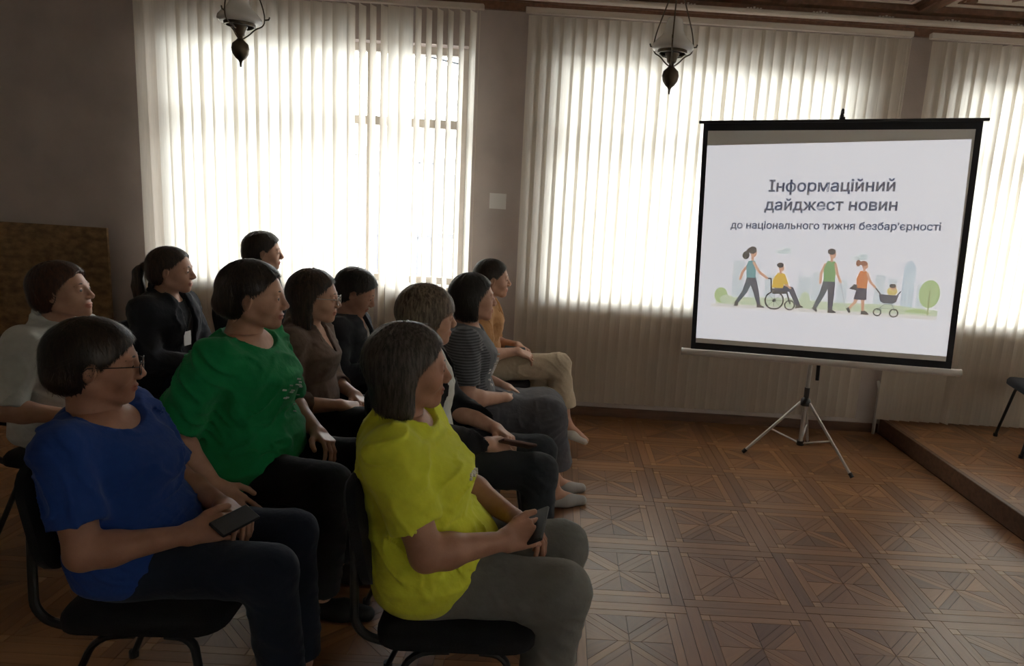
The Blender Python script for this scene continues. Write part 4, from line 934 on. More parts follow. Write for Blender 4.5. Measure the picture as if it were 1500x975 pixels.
def person(name, label, X, Y, top, seat=0.452, yaw=0.0, fat=0.0, belly=0.0, bust=0.0, lean=0.0, hy=0.3, hp=0.0, hr=0.0, hs=1.0, s=1.0, fine=0.0035, coarse=0.011, cl=0.006,
           skin='skin', hair=None, shirt=None, legs=None, arms=None, shoes=None, extra=None, neck_fwd=0.03, jaw=1.0, nose=1.0, ears=True, shw=0.0):
    """local: x forward, y left, z up from the seat. top = world height of the head's crown"""
    zf = -seat / s
    tt = (top - seat) / s                                     # crown height above the seat
    th = 0.582 / 0.80 * (tt - 0.0) / 0.582 * 0.80 / 0.80      # torso stretch
    kz = (tt - 0.232 * hs) / 0.568
    bend = lambda z: lean * z + 0.10 * lean * z * z * 4
    T = []
    for z, cx, f, b_, w_ in TORSO:
        g = 1 + fat * (1.0 if z < 0.48 else 0.45 if z < 0.52 else 0.15)
        bz = belly * math.exp(-((z - 0.17) / 0.10) ** 2); bu = bust * math.exp(-((z - 0.385) / 0.055) ** 2)
        T.append((z * kz, cx + bend(z * kz), f * (1 + fat) ** 0.5 * g ** 0.5 + bz + bu, b_ * g, w_ * g + bz * 0.5))
    nb = np.array([bend(0.55 * kz) + 0.0, 0, 0.535 * kz])
    hc = np.array([bend(0.58 * kz) + neck_fwd + 0.012, 0, tt - 0.114 * hs])
    RH = rotz(hy) @ roty(hp) @ rotx(hr)
    HF = Frame(hc, RH * hs); HFu = Frame(hc, RH)
    class HS:  # scaled head frame: primitives are given in unscaled head space
        pass
    fr = Frame(hc, RH)
    sh = [np.array([bend(0.50 * kz) - 0.005, sd * (0.155 + shw + 0.05 * fat), 0.495 * kz]) for sd in (-1, 1)]
    body = []; lipv = []
    def addf(F, mi=0):
        V, Q = F.mesh(); body.append((V, Q, mi)); return V
    # ---- head and neck
    lo = hc - 0.16; hi = hc + 0.16; lo[2] = nb[2] - 0.09
    F = Field(np.minimum(lo, nb - 0.12), np.maximum(hi, nb + 0.12) * np.array([1, 1, 1]), fine)
    F.ax  # grid
    if abs(hs - 1) > 1e-3:
        _ell, _rc = ell, rc
    head_field(F, fr, ears, jaw, nose)
    skull = fr.pt((-0.022, 0, -0.05))
    F.u(rc(nb + v3(-0.012, 0, -0.03), skull, 0.060 + 0.02 * fat, 0.052 + 0.012 * fat), 0.02)
    F.u(ell(nb + v3(0.0, 0, -0.035), (0.085, 0.125, 0.05)), 0.04)
    V = addf(F)
    lx, ly, lz = fr.loc(V[:, 0], V[:, 1], V[:, 2]); lip = np.clip(1.6 - np.sqrt(((lx - 0.092) / 0.012) ** 2 + (ly / 0.021) ** 2 + ((lz + 0.0655) / 0.0095) ** 2), 0, 1) * 2.0
    lipv.append(np.clip(lip, 0, 0.8))
    # ---- torso and legs (coarse, mostly under clothes)
    L = legs or {}
    hips = [np.array([0.015, sd * 0.082 * (1 + 0.5 * fat), 0.078]) for sd in (-1, 1)]
    knees = [np.array(k_, float) for k_ in L.get('knee', [(0.42, -0.095, 0.075), (0.42, 0.095, 0.075)])]
    ank = [np.array([a_[0], a_[1], zf + a_[2]], float) for a_ in L.get('ankle', [(0.40, -0.09, 0.085), (0.40, 0.09, 0.085)])]
    rt = 0.082 * (1 + 0.6 * fat)
    allp = np.array([*knees, *ank, (0, 0, tt), *sh]); lo = allp.min(0) - 0.2; hi = allp.max(0) + 0.2; hi[2] = nb[2] + 0.02; lo[2] = zf
    F = Field(lo, hi, coarse); F.u(loft(T), 0)
    for i in (0, 1):
        F.u(rc(hips[i], knees[i], rt, 0.056 * (1 + 0.4 * fat)), 0.03); F.u(ell(sh[i], (0.055, 0.055, 0.05)), 0.04)
        cm = knees[i] + (ank[i] - knees[i]) * 0.3
        F.u(rc(knees[i], cm, 0.054, 0.053), 0.02); F.u(rc(cm, ank[i], 0.052 * (1 + 0.3 * fat), 0.034), 0.02)
    V = addf(F); lipv.append(np.zeros(len(V)))
    # ---- bare lower legs and feet, fine
    if L.get('bare'):
        for i in (0, 1):
            cm = knees[i] + (ank[i] - knees[i]) * 0.3; fd = L.get('foot', [(1, 0, 0), (1, 0, 0)])[i]; fd = unit(fd)
            F = Field(np.minimum(knees[i], ank[i]) - 0.14 - 0.1 * np.abs(fd), np.maximum(knees[i], ank[i]) + 0.14 + 0.14 * np.abs(fd), max(fine, 0.0045))
            F.u(rc(knees[i], cm, 0.056, 0.055), 0.02); F.u(rc(cm, ank[i], 0.053 * (1 + 0.3 * fat), 0.035), 0.02)
            heel = ank[i] + v3(-0.012, 0, -0.052); F.u(rc(ank[i], heel, 0.036, 0.028), 0.02); toe = ank[i] + fd * 0.15 + v3(0, 0, -0.06 + L.get('lift', 0.0)); F.u(rc(ank[i] + v3(0, 0, -0.015), toe, 0.034, 0.020), 0.03)
            V = addf(F); lipv.append(np.zeros(len(V)))
    # ---- arms and hands, fine
    A = arms or {}; wr = []; elb = []
    for i, sd in enumerate((-1, 1)):
        w0 = np.array(A.get('wrist', [(0.25, -0.10, 0.17), (0.25, 0.10, 0.17)])[i], float)
        pole = A.get('pole', [(-0.6, -0.7, -0.5), (-0.6, 0.7, -0.5)])[i]
        e_, w_ = ik(sh[i], w0, 0.275, 0.235, pole); elb.append(e_); wr.append(w_)
        hd = unit(A.get('hdir', [w_ - e_, w_ - e_])[i] if A.get('hdir') and A['hdir'][i] is not None else w_ - e_)
        nrm = np.array(A.get('back', [(0.2, -0.3, 1), (0.2, 0.3, 1)])[i], float); nrm = unit(nrm - hd * (nrm @ hd)); yv = np.cross(nrm, hd)
        hf = Frame(w_, np.stack([hd, yv, nrm], 1)); tip = w_ + hd * 0.12
        pts = np.array([sh[i], e_, w_, tip, w_ + hd * 0.08 - nrm * 0.08]); F = Field(pts.min(0) - 0.085, pts.max(0) + 0.085, min(fine, 0.0034) if A.get('vis', True) else 0.006)
        ff = 1 + 0.55 * fat
        F.u(rc(sh[i], e_, 0.050 * ff, 0.040 * ff), 0.0); m1 = e_ + (w_ - e_) * 0.25
        F.u(rc(e_, m1, 0.039 * ff, 0.041 * ff), 0.02); F.u(rc(m1, w_, 0.041 * ff, 0.0245 * (1 + 0.2 * fat)), 0.025)
        F.u(ell(w_ + hd * 0.004, (0.022, 0.027, 0.019), None, hf.R), 0.02)
        cu = A.get('curl', [(0.35, 0.38, 0.42, 0.45)] * 2)[i]
        hand_field(F, hf, -sd * A.get('tside', [1, 1])[i], cu, A.get('spread', 1.0), A.get('thumb', [(0.75, 0.62, -0.25)] * 2)[i], A.get('tcurl', [0.25, 0.25])[i], A.get('hsc', 1.0))
        V = addf(F); lipv.append(np.zeros(len(V)))
    me = np_mesh(name, body, [skin], np.concatenate(lipv))
    P = bpy.data.objects.new(name, me); C.objects.link(P); P.location = (X, Y, seat); P.rotation_euler = (0, 0, yaw); P.scale = (s, s, s)
    tag(P, label, 'person', None)
    ctx = dict(P=P, T=T, kz=kz, tt=tt, zf=zf, fr=fr, hc=hc, nb=nb, sh=sh, elb=elb, wr=wr, hips=hips, knees=knees, ank=ank, rt=rt, fat=fat, bend=bend, fine=fine, cl=cl, L=L, lean=lean)
    def child(nm, V, Q, m, lab=None):
        o = bpy.data.objects.new(nm, np_mesh(nm, [(V, Q, 0)], [m])); C.objects.link(o); o.parent = P
        if lab: o['label'] = lab
        return o
    ctx['child'] = child
    # eyes, brows
    for sd in (-1, 1):
        b = MB(); c = fr.pt((0.0752, sd * 0.031, 0.0)); R = RH; r = 0.0132; n, m = 12, 8; vs_ = []; fs = []
        for a in range(m + 1):
            for q in range(n):
                th_ = PI * a / m; ph = 2 * PI * q / n; vs_.append(tuple(c + RH @ np.array([math.cos(th_), math.sin(th_) * math.cos(ph), math.sin(th_) * math.sin(ph)]) * r))
        for a in range(m):
            for q in range(n): b.cur = 1 if a < 2 else 0; b.faces([], []); fs.append((a * n + q, a * n + (q + 1) % n, (a + 1) * n + (q + 1) % n, (a + 1) * n + q))
        b.faces(vs_, fs); b.m = [1 if f[0] < 2 * n else 0 for f in b.f]; b.build('eye', ['eye_white', 'iris'], P, smooth=True)
        pts = [fr.pt(p_) for p_ in ((0.0885, sd * 0.012, 0.0215), (0.0885, sd * 0.024, 0.0265), (0.081, sd * 0.038, 0.0245), (0.070, sd * 0.048, 0.018))]
        b = MB(); b.tube([Vector(p_) for p_ in pts], [0.0030, 0.0034, 0.0028, 0.0012], 6); b.build('eyebrow', hair['mat'], P, smooth=True)
    make_hair(ctx, hair)
    if legs is not None: make_legs(ctx, legs)
    if shirt is not None: make_shirt(ctx, shirt)
    if shoes is not None: make_shoes(ctx, shoes)
    if extra: extra(ctx)
    return ctx
def make_hair(c, h):
    fr = c['fr']; st = h['style']; reach = {'short': 0.17, 'bob': 0.20, 'long': 0.30, 'tail': 0.22}[st]
    lo = c['hc'] - np.array([0.20, 0.20, reach]); hi = c['hc'] + np.array([0.18, 0.18, 0.17]); F = Field(lo, hi, h.get('res', max(c['fine'], 0.0034)))
    vol = h.get('vol', 1.0); th = 0.014 * vol
    F.u(ell((-0.016, 0, 0.030), (0.098 + th, 0.076 + th * 0.9, 0.086 + th * 0.85), fr), 0)
    if st in ('bob', 'long'):
        zb = h.get('bottom', -0.13 if st == 'bob' else -0.19)
        for s in (-1, 1):
            F.u(rc((-0.022, s * 0.056, 0.0), (-0.018 + h.get('fwd', 0.0), s * (0.060 + 0.010 * vol), zb + 0.02), 0.034, 0.022, fr), 0.03)
            F.u(rc((-0.058, s * 0.035, 0.0), (-0.058, s * 0.042, zb + 0.02), 0.042, 0.026, fr), 0.03)
        F.u(rc((-0.072, 0, 0.0), (-0.070, 0, zb + 0.02), 0.040, 0.026, fr), 0.03)
    else:
        F.u(ell((-0.055, 0, -0.03), (0.055 + th, 0.062 + th * 0.6, 0.055), fr), 0.03)
    for q in h.get('lumps', []): F.u(ell(q[0], q[1], fr), 0.02)
    if st == 'tail':
        F.u(rc((-0.10, 0, 0.02), (-0.135, 0, 0.012), 0.024, 0.018, fr), 0.01)
    d0 = F.d.copy()
    zt, xt = h.get('line', ([-0.3, -0.10, -0.05, -0.02, 0.01, 0.04, 0.065, 0.085, 0.10], [-0.02, -0.02, -0.012, 0.004, 0.016, 0.046, 0.066, 0.078, 0.2]))
    def face(x, y, z):
        lx, ly, lz = fr.loc(x, y, z); side = np.clip(1 - np.abs(ly) / 0.075, 0, 1) * h.get('part', 0.0)
        return lx - np.interp(lz, zt, xt) + side + 0.006 * N1(ly * 60, lz * 60, lx * 20)
    F.cutf(face, 0.008)
    if st in ('short', 'tail'):
        zb = h.get('nape', -0.085);  F.cutf(lambda x, y, z: (lambda l: zb - l[2] + 0.25 * np.maximum(l[0] + 0.02, 0))(fr.loc(x, y, z)), 0.02)
    else:
        F.cutf(lambda x, y, z: (lambda l: zb - l[2] + 0.022 * N1(np.arctan2(l[1], l[0] + 0.02) * 5, l[2] * 10, 0.5 + 0 * l[0]) + 0.010 * N2(np.arctan2(l[1], l[0] + 0.02) * 15, l[2] * 10, 0.5 + 0 * l[0]))(fr.loc(x, y, z)), 0.012)
        ne = c['nb']; F.cut(rc(ne + v3(0.015, 0, -0.02), fr.pt((0.01, 0, -0.05)), 0.052, 0.05), 0.005)
    if not h.get('noear') and st in ('short', 'tail'):
        for s in (-1, 1): F.cut(ell((-0.004, s * 0.088, -0.012), (0.018, 0.022, 0.030), fr), 0.006)
    amp = h.get('amp', 0.005); cu = h.get('curl', 0.0)
    def dsp(x, y, z):
        lx, ly, lz = fr.loc(x, y, z); an = np.arctan2(ly, lx + 0.015) ; rr = np.sqrt((lx + 0.015) ** 2 + ly ** 2)
        n = N1(an * 4 + lz * 6, rr * 8 + 3, lz * 10 + 5) * 1.0 + N2(an * 13 + lz * 9, rr * 16, lz * 9) * 0.6
        if cu: n = n * (1 - cu) + cu * (N1(lx * 55, ly * 55 + 9, lz * 55 + 4))
        return amp * n
    F.disp(dsp)
    V, Q = F.mesh(); ho = c['child']('hair', V, Q, h['mat'], h.get('label'))
    strands(c, F, d0, V, h, ho, zt, xt, zb)
    if st == 'tail':
        F = Field(c['hc'] - np.array([0.30, 0.22, 0.36]), c['hc'] + np.array([0.1, 0.15, 0.12]), 0.0045)
        p = [(-0.135, 0, 0.012), (-0.165, 0, -0.02), (-0.168, 0, -0.09), (-0.155, 0, -0.17), (-0.140, 0, -0.235)]; r = [0.017, 0.026, 0.030, 0.024, 0.006]
        for i in range(4): F.u(rc(p[i], p[i + 1], r[i], r[i + 1], fr), 0.012)
        F.disp(lambda x, y, z: (lambda l: 0.006 * N1(l[0] * 60, l[1] * 60, l[2] * 7))(fr.loc(x, y, z)))
        V, Q = F.mesh(); c['child']('ponytail', V, Q, h['mat'])
def strands(c, F, d0, V, h, ho, zt, xt, zb):
    """fine locks laid over the hair: narrow ribbons combed along the head"""
    fr = c['fr']; rs = np.random.RandomState(3); n = h.get('n', 2600); S = 7; st = h['style']; L = h.get('len', 0.075 if st in ('short', 'tail') else 0.10)
    P = V[rs.randint(0, len(V), n)] + rs.normal(0, 0.002, (n, 3)); lo = np.array([a[0] for a in F.ax]); hh = F.h; shp = np.array(d0.shape)
    def samp(p):
        q = np.clip((p - lo) / hh, 1, shp - 3); i = q.astype(int); f = q - i
        def D(di, dj, dk): return d0[i[:, 0] + di, i[:, 1] + dj, i[:, 2] + dk]
        g = np.stack([D(1, 0, 0) - D(-1, 0, 0), D(0, 1, 0) - D(0, -1, 0), D(0, 0, 1) - D(0, 0, -1)], 1); g /= np.linalg.norm(g, axis=1)[:, None] + 1e-9
        return D(0, 0, 0) + (f * 0 + 0).sum(1) + (g * (f * hh)).sum(1), g
    crown = fr.pt(h.get('crown', (-0.045, -0.012, 0.12))); down = -fr.R[:, 2]; fwd = fr.R[:, 0]
    off = rs.uniform(-0.001, 0.0045, n); lift = np.where(rs.rand(n) < 0.06, rs.uniform(0.004, 0.016, n), rs.uniform(-0.001, 0.005, n)) * h.get('fuzz', 1.0); ln = L * rs.uniform(0.5, 1.15, n); jit = rs.normal(0, 0.22, (n, 3))
    ring = []; alive = np.ones(n, bool); wid = rs.uniform(0.0006, 0.0013, n) * h.get('wid', 1.0)
    for k in range(S):
        d, g = samp(P); P = P - g * (d - off - lift * (k / (S - 1)) ** 2)[:, None]
        t = P - crown; t /= np.linalg.norm(t, axis=1)[:, None] + 1e-9
        lx, ly, lz = fr.loc(P[:, 0], P[:, 1], P[:, 2])
        t = t + jit + down * (0.45 if st in ('bob', 'long') else 0.25) - fwd * (np.clip(lx, 0, 1) * h.get('sweep', 6.0) * (lz > 0.02))[:, None] + np.sign(ly)[:, None] * fr.R[:, 1] * (np.clip(lx, 0, 1) * h.get('sweep', 6.0) * 0.8 * (lz > 0.02))[:, None]
        t = t - g * (t * g).sum(1)[:, None]; t /= np.linalg.norm(t, axis=1)[:, None] + 1e-9
        over = (lx > np.interp(lz, zt, xt) + 0.002) | (lz < zb - 0.022)
        sd = np.cross(g, t); w_ = np.where(over, 0.0, wid) * (1.0, 1, 1, 0.95, 0.8, 0.55, 0.15)[k]
        ring.append((P - sd * w_[:, None], P + sd * w_[:, None]))
        alive &= ~over
        if st in ('short', 'tail') and not h.get('noear'): alive &= ~((((lx + 0.004) / 0.022) ** 2 + ((lz + 0.010) / 0.034) ** 2 < 1) & (np.abs(ly) > 0.055))
        P = P + t * (ln / (S - 1) * alive)[:, None]
    W = np.stack([np.stack(r, 1) for r in ring], 1)          # n, S, 2, 3
    idx = np.arange(n * S * 2).reshape(n, S, 2); Q = np.stack([idx[:, :-1, 0], idx[:, :-1, 1], idx[:, 1:, 1], idx[:, 1:, 0]], -1).reshape(-1, 4)
    o = bpy.data.objects.new('hair_strands', np_mesh('hair_strands', [(W.reshape(-1, 3), Q, 0)], [h['mat']])); C.objects.link(o); o.parent = ho; o['kind'] = 'stuff'
def folds(amp, seed, fx=9.0, fz=9.0, warp=1.2):
    """cloth folds: broad swells plus narrow creases that run aslant"""
    def fn(x, y, z):
        w_ = N2(x * 6 + seed, y * 6, z * 6) * warp
        n = N1(x * fx + seed * 3.1 + w_, y * fx + w_ * 0.7, z * fz + w_)
        u_ = (x * 0.75 + z * 0.66) * 30 + seed * 7; v_ = (x * 0.66 - z * 0.75) * 9; t_ = (x * -0.55 + z * 0.83) * 26 + seed; q_ = (x * 0.83 + z * 0.55) * 8
        r1 = 1 - np.abs(N2(u_ + w_ * 1.2, y * 9 + seed, v_ + w_)) * 3.2; r2 = 1 - np.abs(N1(t_ + w_, y * 8 + 5 + seed, q_ + w_)) * 3.4
        m = np.clip(N1(x * 4 + 9, y * 4 + seed, z * 4) * 1.5 + 0.5, 0, 1)
        return -amp * (0.55 * n + 0.75 * np.clip(r1, 0, 1) * m + 0.75 * np.clip(r2, 0, 1) * (1 - m))
    return fn
def make_shirt(c, q):
    T, kz, sh, elb, wr = c['T'], c['kz'], c['sh'], c['elb'], c['wr']; off = q.get('off', 0.012); fat = c['fat']; sl = q.get('sleeve', 0.8); h = q.get('res', c['cl'])
    hem = q.get('hem', 0.05)
    pts = np.array([*sh, *elb, *wr, (0.2, 0, 0), (-0.16, 0, 0), (c['nb'][0], 0, c['nb'][2] + 0.08)]); F = Field(pts.min(0) - 0.10, pts.max(0) + 0.10, h)
    T2 = []
    for z, cx, f, b_, w_ in T:
        d = off + (q.get('drape', 0.012) * math.exp(-((z / kz - 0.12) / 0.09) ** 2)); T2.append((z, cx, f + d, b_ + off * 0.8 + q.get('bdrape', 0.006), w_ + d))
    F.u(loft(T2), 0)
    ff = 1 + 0.55 * fat; rr = q.get('slack', 0.016)
    def tube_end(p0, p1, r0, r1, hollow):
        base = rc(p0, p1 + unit(p1 - p0) * 0.06, r0, r1); d = unit(p1 - p0); inn = rc(p1 - d * 0.045, p1 + d * 0.1, hollow, hollow)
        def fn(x, y, z): return smax(smax(base[0](x, y, z), (x - p1[0]) * d[0] + (y - p1[1]) * d[1] + (z - p1[2]) * d[2], 0.004), -inn[0](x, y, z), 0.003)
        return fn, base[1], base[2]
    for i in (0, 1):
        F.u(ell(sh[i] + v3(0, 0, -0.004), (0.060, 0.056, 0.054)), 0.05)
        a, e_, w_ = sh[i], elb[i], wr[i]
        if sl <= 1.0:
            end = a + (e_ - a) * sl; F.u(tube_end(a, end, 0.054 * ff + rr * 0.5, 0.043 * ff + rr, 0.042 * ff + rr * 0.4), 0.03)
        else:
            k = sl - 1; F.u(rc(a, e_, 0.054 * ff + rr * 0.4, 0.044 * ff + rr * 0.8), 0.035); end = e_ + (w_ - e_) * k; re = (0.044 + (0.026 - 0.044) * k) * ff; F.u(tube_end(e_, end, 0.046 * ff + rr * 0.8, re + rr * 0.8, re + rr * 0.25), 0.02)
    if q.get('collar'):
        nb = c['nb']; F.u(rc(nb + v3(-0.03, 0, 0.005), nb + v3(-0.02, 0, 0.05), 0.072, 0.066), 0.015)
    # folds before the cuts
    _fo = folds(q.get('amp', 0.006), q.get('seed', 1)); F.disp(lambda x, y, z: _fo(x, y, z) * np.clip((z - 0.04) / 0.14, 0.15, 1), 0.04)
    hemx = q.get('hemtilt', 0.0)
    F.cutf(lambda x, y, z: hem - z + hemx * x, 0.004)
    nb = c['nb']; nk = q.get('neck', 'crew')
    if nk == 'crew': F.cut(ell(nb + v3(0.030, 0, 0.055), (0.092, 0.082, 0.075), None, roty(0.35)), 0.004)
    elif nk == 'wide': F.cut(ell(nb + v3(0.035, 0, 0.050), (0.115, 0.105, 0.080), None, roty(0.40)), 0.004)
    elif nk == 'vee':
        F.cut(ell(nb + v3(0.010, 0, 0.055), (0.078, 0.066, 0.060)), 0.004); F.cut(rc(nb + v3(0.06, 0, 0.05), nb + v3(0.14, 0, -0.13), 0.055, 0.004), 0.004)
    if q.get('open'):   # open jacket: a wedge down the front
        g = q['open']
        def wedge(x, y, z): return np.maximum(np.abs(y) - (g * (0.35 + 0.65 * np.clip((nb[2] - z) / 0.4, 0, 1)) + 0.02), -(x - c['bend'](0.3) - 0.02))
        F.cut((wedge, v3(0.0, -0.2, hem), v3(0.4, 0.2, nb[2] + 0.1)), 0.004)
    V, Q = F.mesh(); o = c['child'](q.get('name', 't_shirt'), V, Q, q['mat'], q.get('label')); c['shirt'] = o
    if q.get('collar'):
        for s in (-1, 1):
            Fc = Field(nb - 0.14, nb + 0.14, 0.0045); Fc.u(rc(nb + v3(-0.045, s * 0.058, 0.048), nb + v3(0.055, s * 0.050, 0.012), 0.014, 0.012), 0.01); Fc.u(rc(nb + v3(0.055, s * 0.050, 0.012), nb + v3(0.098, s * 0.060, -0.045), 0.012, 0.007), 0.02)
            Fc.u(rc(nb + v3(-0.07, s * 0.01, 0.055), nb + v3(-0.045, s * 0.058, 0.048), 0.014, 0.014), 0.01)
            V, Q = Fc.mesh(); oc = bpy.data.objects.new('collar', np_mesh('collar', [(V, Q, 0)], [q['mat']])); C.objects.link(oc); oc.parent = o
def make_legs(c, L):
    if 'mat' not in L: return
    hips, knees, ank, rt, fat = c['hips'], c['knees'], c['ank'], c['rt'], c['fat']; h = L.get('res', c['cl'] * 1.1)
    pts = np.array([*hips, *knees, *ank, (-0.2, 0, 0.2)]); lo = pts.min(0) - 0.14; hi = pts.max(0) + 0.14; lo[2] = max(lo[2], c['zf'] + 0.0); F = Field(lo, hi, h)
    o_ = L.get('off', 0.012)
    T2 = [(z, cx, f + 0.010, b_ + 0.008, w_ + 0.010) for z, cx, f, b_, w_ in c['T'] if z < 0.2 * c['kz']]
    F.u(loft(T2), 0)
    if L.get('skirt'):
        for i in (0, 1): F.u(rc(hips[i], knees[i], rt + o_, 0.066 + o_), 0.10); F.u(rc(knees[i], knees[i] + (ank[i] - knees[i]) * 0.75, 0.066 + o_, 0.085 + o_), 0.09)
        km, am = (knees[0] + knees[1]) / 2, (ank[0] + ank[1]) / 2; F.u(rc((hips[0] + hips[1]) / 2, km, rt + o_, 0.06), 0.08); F.u(rc(km, km + (am - km) * 0.75, 0.065, 0.09), 0.08)
        cz = km[2] + (am[2] - km[2]) * L.get('skirt_len', 0.62); F.disp(folds(0.007, 4.0, 10, 4), 0.04); F.cutf(lambda x, y, z: np.where(x > 0.2, cz - z, -1.0), 0.004)
        V, Q = F.mesh(); c['child']('skirt', V, Q, L['mat'], L.get('label')); return
    wide = L.get('wide', 0.0); ends = []
    for i in (0, 1):
        F.u(rc(hips[i], knees[i], rt + o_ * 0.6, 0.057 * (1 + 0.4 * fat) + o_), 0.035)
        e_ = knees[i] + (ank[i] - knees[i]) * L.get('len', 0.97)
        F.u(rc(knees[i], e_, 0.056 * (1 + 0.4 * fat) + o_, 0.050 + o_ * 0.5 + wide), 0.03); ends.append((e_, unit(ank[i] - knees[i])))
    _fo = folds(L.get('amp', 0.006), L.get('seed', 7.0), 8, 8); F.disp(lambda x, y, z: _fo(x, y, z) * np.where(z > -0.05, np.clip((x - 0.12) / 0.15, 0.1, 1), 1), 0.04)
    for e_, d in ends:
        u_ = unit(np.cross(d, (0.3, 1, 0.1))); R = np.stack([d, u_, np.cross(d, u_)], 1); bx_ = Frame(e_ + d * 0.07, R)
        def slab(x, y, z, bx_=bx_): lx, ly, lz = bx_.loc(x, y, z); return np.maximum(np.abs(lx) - 0.07, np.sqrt(ly * ly + lz * lz) - 0.10)
        e3 = np.abs(R) @ np.array([0.07, 0.1, 0.1]); F.cut((slab, bx_.o - e3, bx_.o + e3), 0.003)
        ri = 0.040 + wide; F.cut(rc(e_ - d * 0.03, e_ + d * 0.1, ri, ri), 0.003)
    V, Q = F.mesh(); c['child'](L.get('name', 'trousers'), V, Q, L['mat'], L.get('label'))
def make_shoes(c, q):
    for i in (0, 1):
        a = c['ank'][i]; fd = unit(c['L'].get('foot', [(1, 0, 0), (1, 0, 0)])[i]); side = np.cross((0, 0, 1), fd); lift = c['L'].get('liftz', [0, 0])[i]; pit = fd[2]
        z0 = a[2] - 0.085
        F = Field(a - 0.24, a + 0.26, 0.0045)
        up = unit(np.cross(fd, side)); hl = a - up * 0.060 - fd * 0.015
        F.u(rc(hl, hl + fd * 0.09, 0.035, 0.038), 0); F.u(rc(hl + fd * 0.09, hl + fd * 0.178 + up * (-0.004), 0.040, 0.028), 0.03); F.u(rc(hl + up * 0.0, hl + up * 0.012 + fd * 0.02, 0.031, 0.030), 0.02)
        base = Frame(hl - up * 0.024, np.stack([fd, side, up], 1))
        F.cutf(lambda x, y, z: -base.loc(x, y, z)[2], 0.003)
        if q.get('flat'):
            F.cut(ell(hl + fd * 0.035 + up * 0.036, (0.056, 0.031, 0.030), None, base.R), 0.004)
        V, Q = F.mesh(); sh_ = c['child']('shoe', V, Q, q['mat'], q.get('label'))
def glasses(c, m='black_steel'):
    fr = c['fr']; P = c['P']; b = MB()
    for s in (-1, 1):
        pts = [Vector(fr.pt((0.106 - 0.30 * abs(0.024 * math.cos(t * PI / 8) + 0.0) * 0.2, s * 0.033 + 0.024 * math.cos(t * PI / 8), -0.004 + 0.019 * math.sin(t * PI / 8)))) for t in range(17)]
        b.tube(pts, 0.0014, 6, cap=False)
        b.tube([Vector(fr.pt(p)) for p in ((0.104, s * 0.056, 0.004), (0.095, s * 0.069, 0.006), (0.04, s * 0.079, 0.006), (-0.01, s * 0.083, 0.006), (-0.03, s * 0.080, -0.012))], 0.0015, 6)
    b.tube([Vector(fr.pt(p)) for p in ((0.108, -0.010, 0.0), (0.111, 0, 0.004), (0.108, 0.010, 0.0))], 0.0013, 6)
    g = b.build('glasses', m, P)
    for s in (-1, 1):
        bl = MB(); bl.poly([fr.pt((0.1055, s * 0.033 + 0.0235 * math.cos(t * PI / 8), -0.004 + 0.0185 * math.sin(t * PI / 8))) for t in range(16)]); bl.build('lens', 'glass_lens', g)
def held(c, name, label, cat, center, R, size, m, group=None):
    """a thing in the hands: a rounded slab given in the person's frame"""
    P = c['P']; b = MB(); hx, hy_, hz = [v / 2 for v in size]; b.box((-hx, -hy_, -hz), (hx, hy_, hz), min(size) * 0.3)
    o = b.build(name, m); T = Matrix.LocRotScale(P.location, P.rotation_euler, P.scale)
    Rm = Matrix([list(r) for r in R]).to_4x4(); Rm.translation = Vector(center); o.matrix_world = T @ Rm; tag(o, label, cat, group); return o

# ================================================================== the audience
H_dark = hair_mat('hair_dark', (0.010, 0.007, 0.006), (0.045, 0.028, 0.020))
H_black = hair_mat('hair_black', (0.006, 0.005, 0.005), (0.026, 0.020, 0.018))
H_grey = hair_mat('hair_greying', (0.016, 0.012, 0.010), (0.15, 0.125, 0.11))
H_red = hair_mat('hair_auburn', (0.030, 0.013, 0.008), (0.12, 0.052, 0.028))
H_blond = hair_mat('hair_ash_blond', (0.06, 0.042, 0.030), (0.30, 0.235, 0.175))
H_brown = hair_mat('hair_brown', (0.016, 0.010, 0.007), (0.085, 0.05, 0.034))
c_yel = cloth('cloth_yellow', (0.62, 0.66, 0.05)); c_blue = cloth('cloth_blue', (0.018, 0.055, 0.25)); c_green = cloth('cloth_green', (0.008, 0.20, 0.065))
c_white = cloth('cloth_white', (0.56, 0.58, 0.56)); c_brown = cloth('cloth_brown', (0.135, 0.095, 0.075), noise=0.2); c_navy = cloth('cloth_navy', (0.010, 0.013, 0.026)); c_blk = cloth('cloth_black', (0.010, 0.010, 0.012))
c_char = cloth('cloth_charcoal', (0.028, 0.030, 0.036)); c_grey = cloth('cloth_grey', (0.15, 0.15, 0.14)); c_ltgrey = cloth('cloth_light_grey', (0.33, 0.32, 0.30)); c_tan = cloth('cloth_ochre', (0.42, 0.225, 0.10)); c_beige = cloth('cloth_beige', (0.46, 0.38, 0.28))
c_skirt = cloth('cloth_slate', (0.085, 0.085, 0.098)); c_jeans = cloth('cloth_dark_denim', (0.026, 0.030, 0.038)); c_jacket = cloth('cloth_dark_jacket', (0.018, 0.019, 0.024)); c_denim = cloth('cloth_navy_denim', (0.014, 0.019, 0.036))
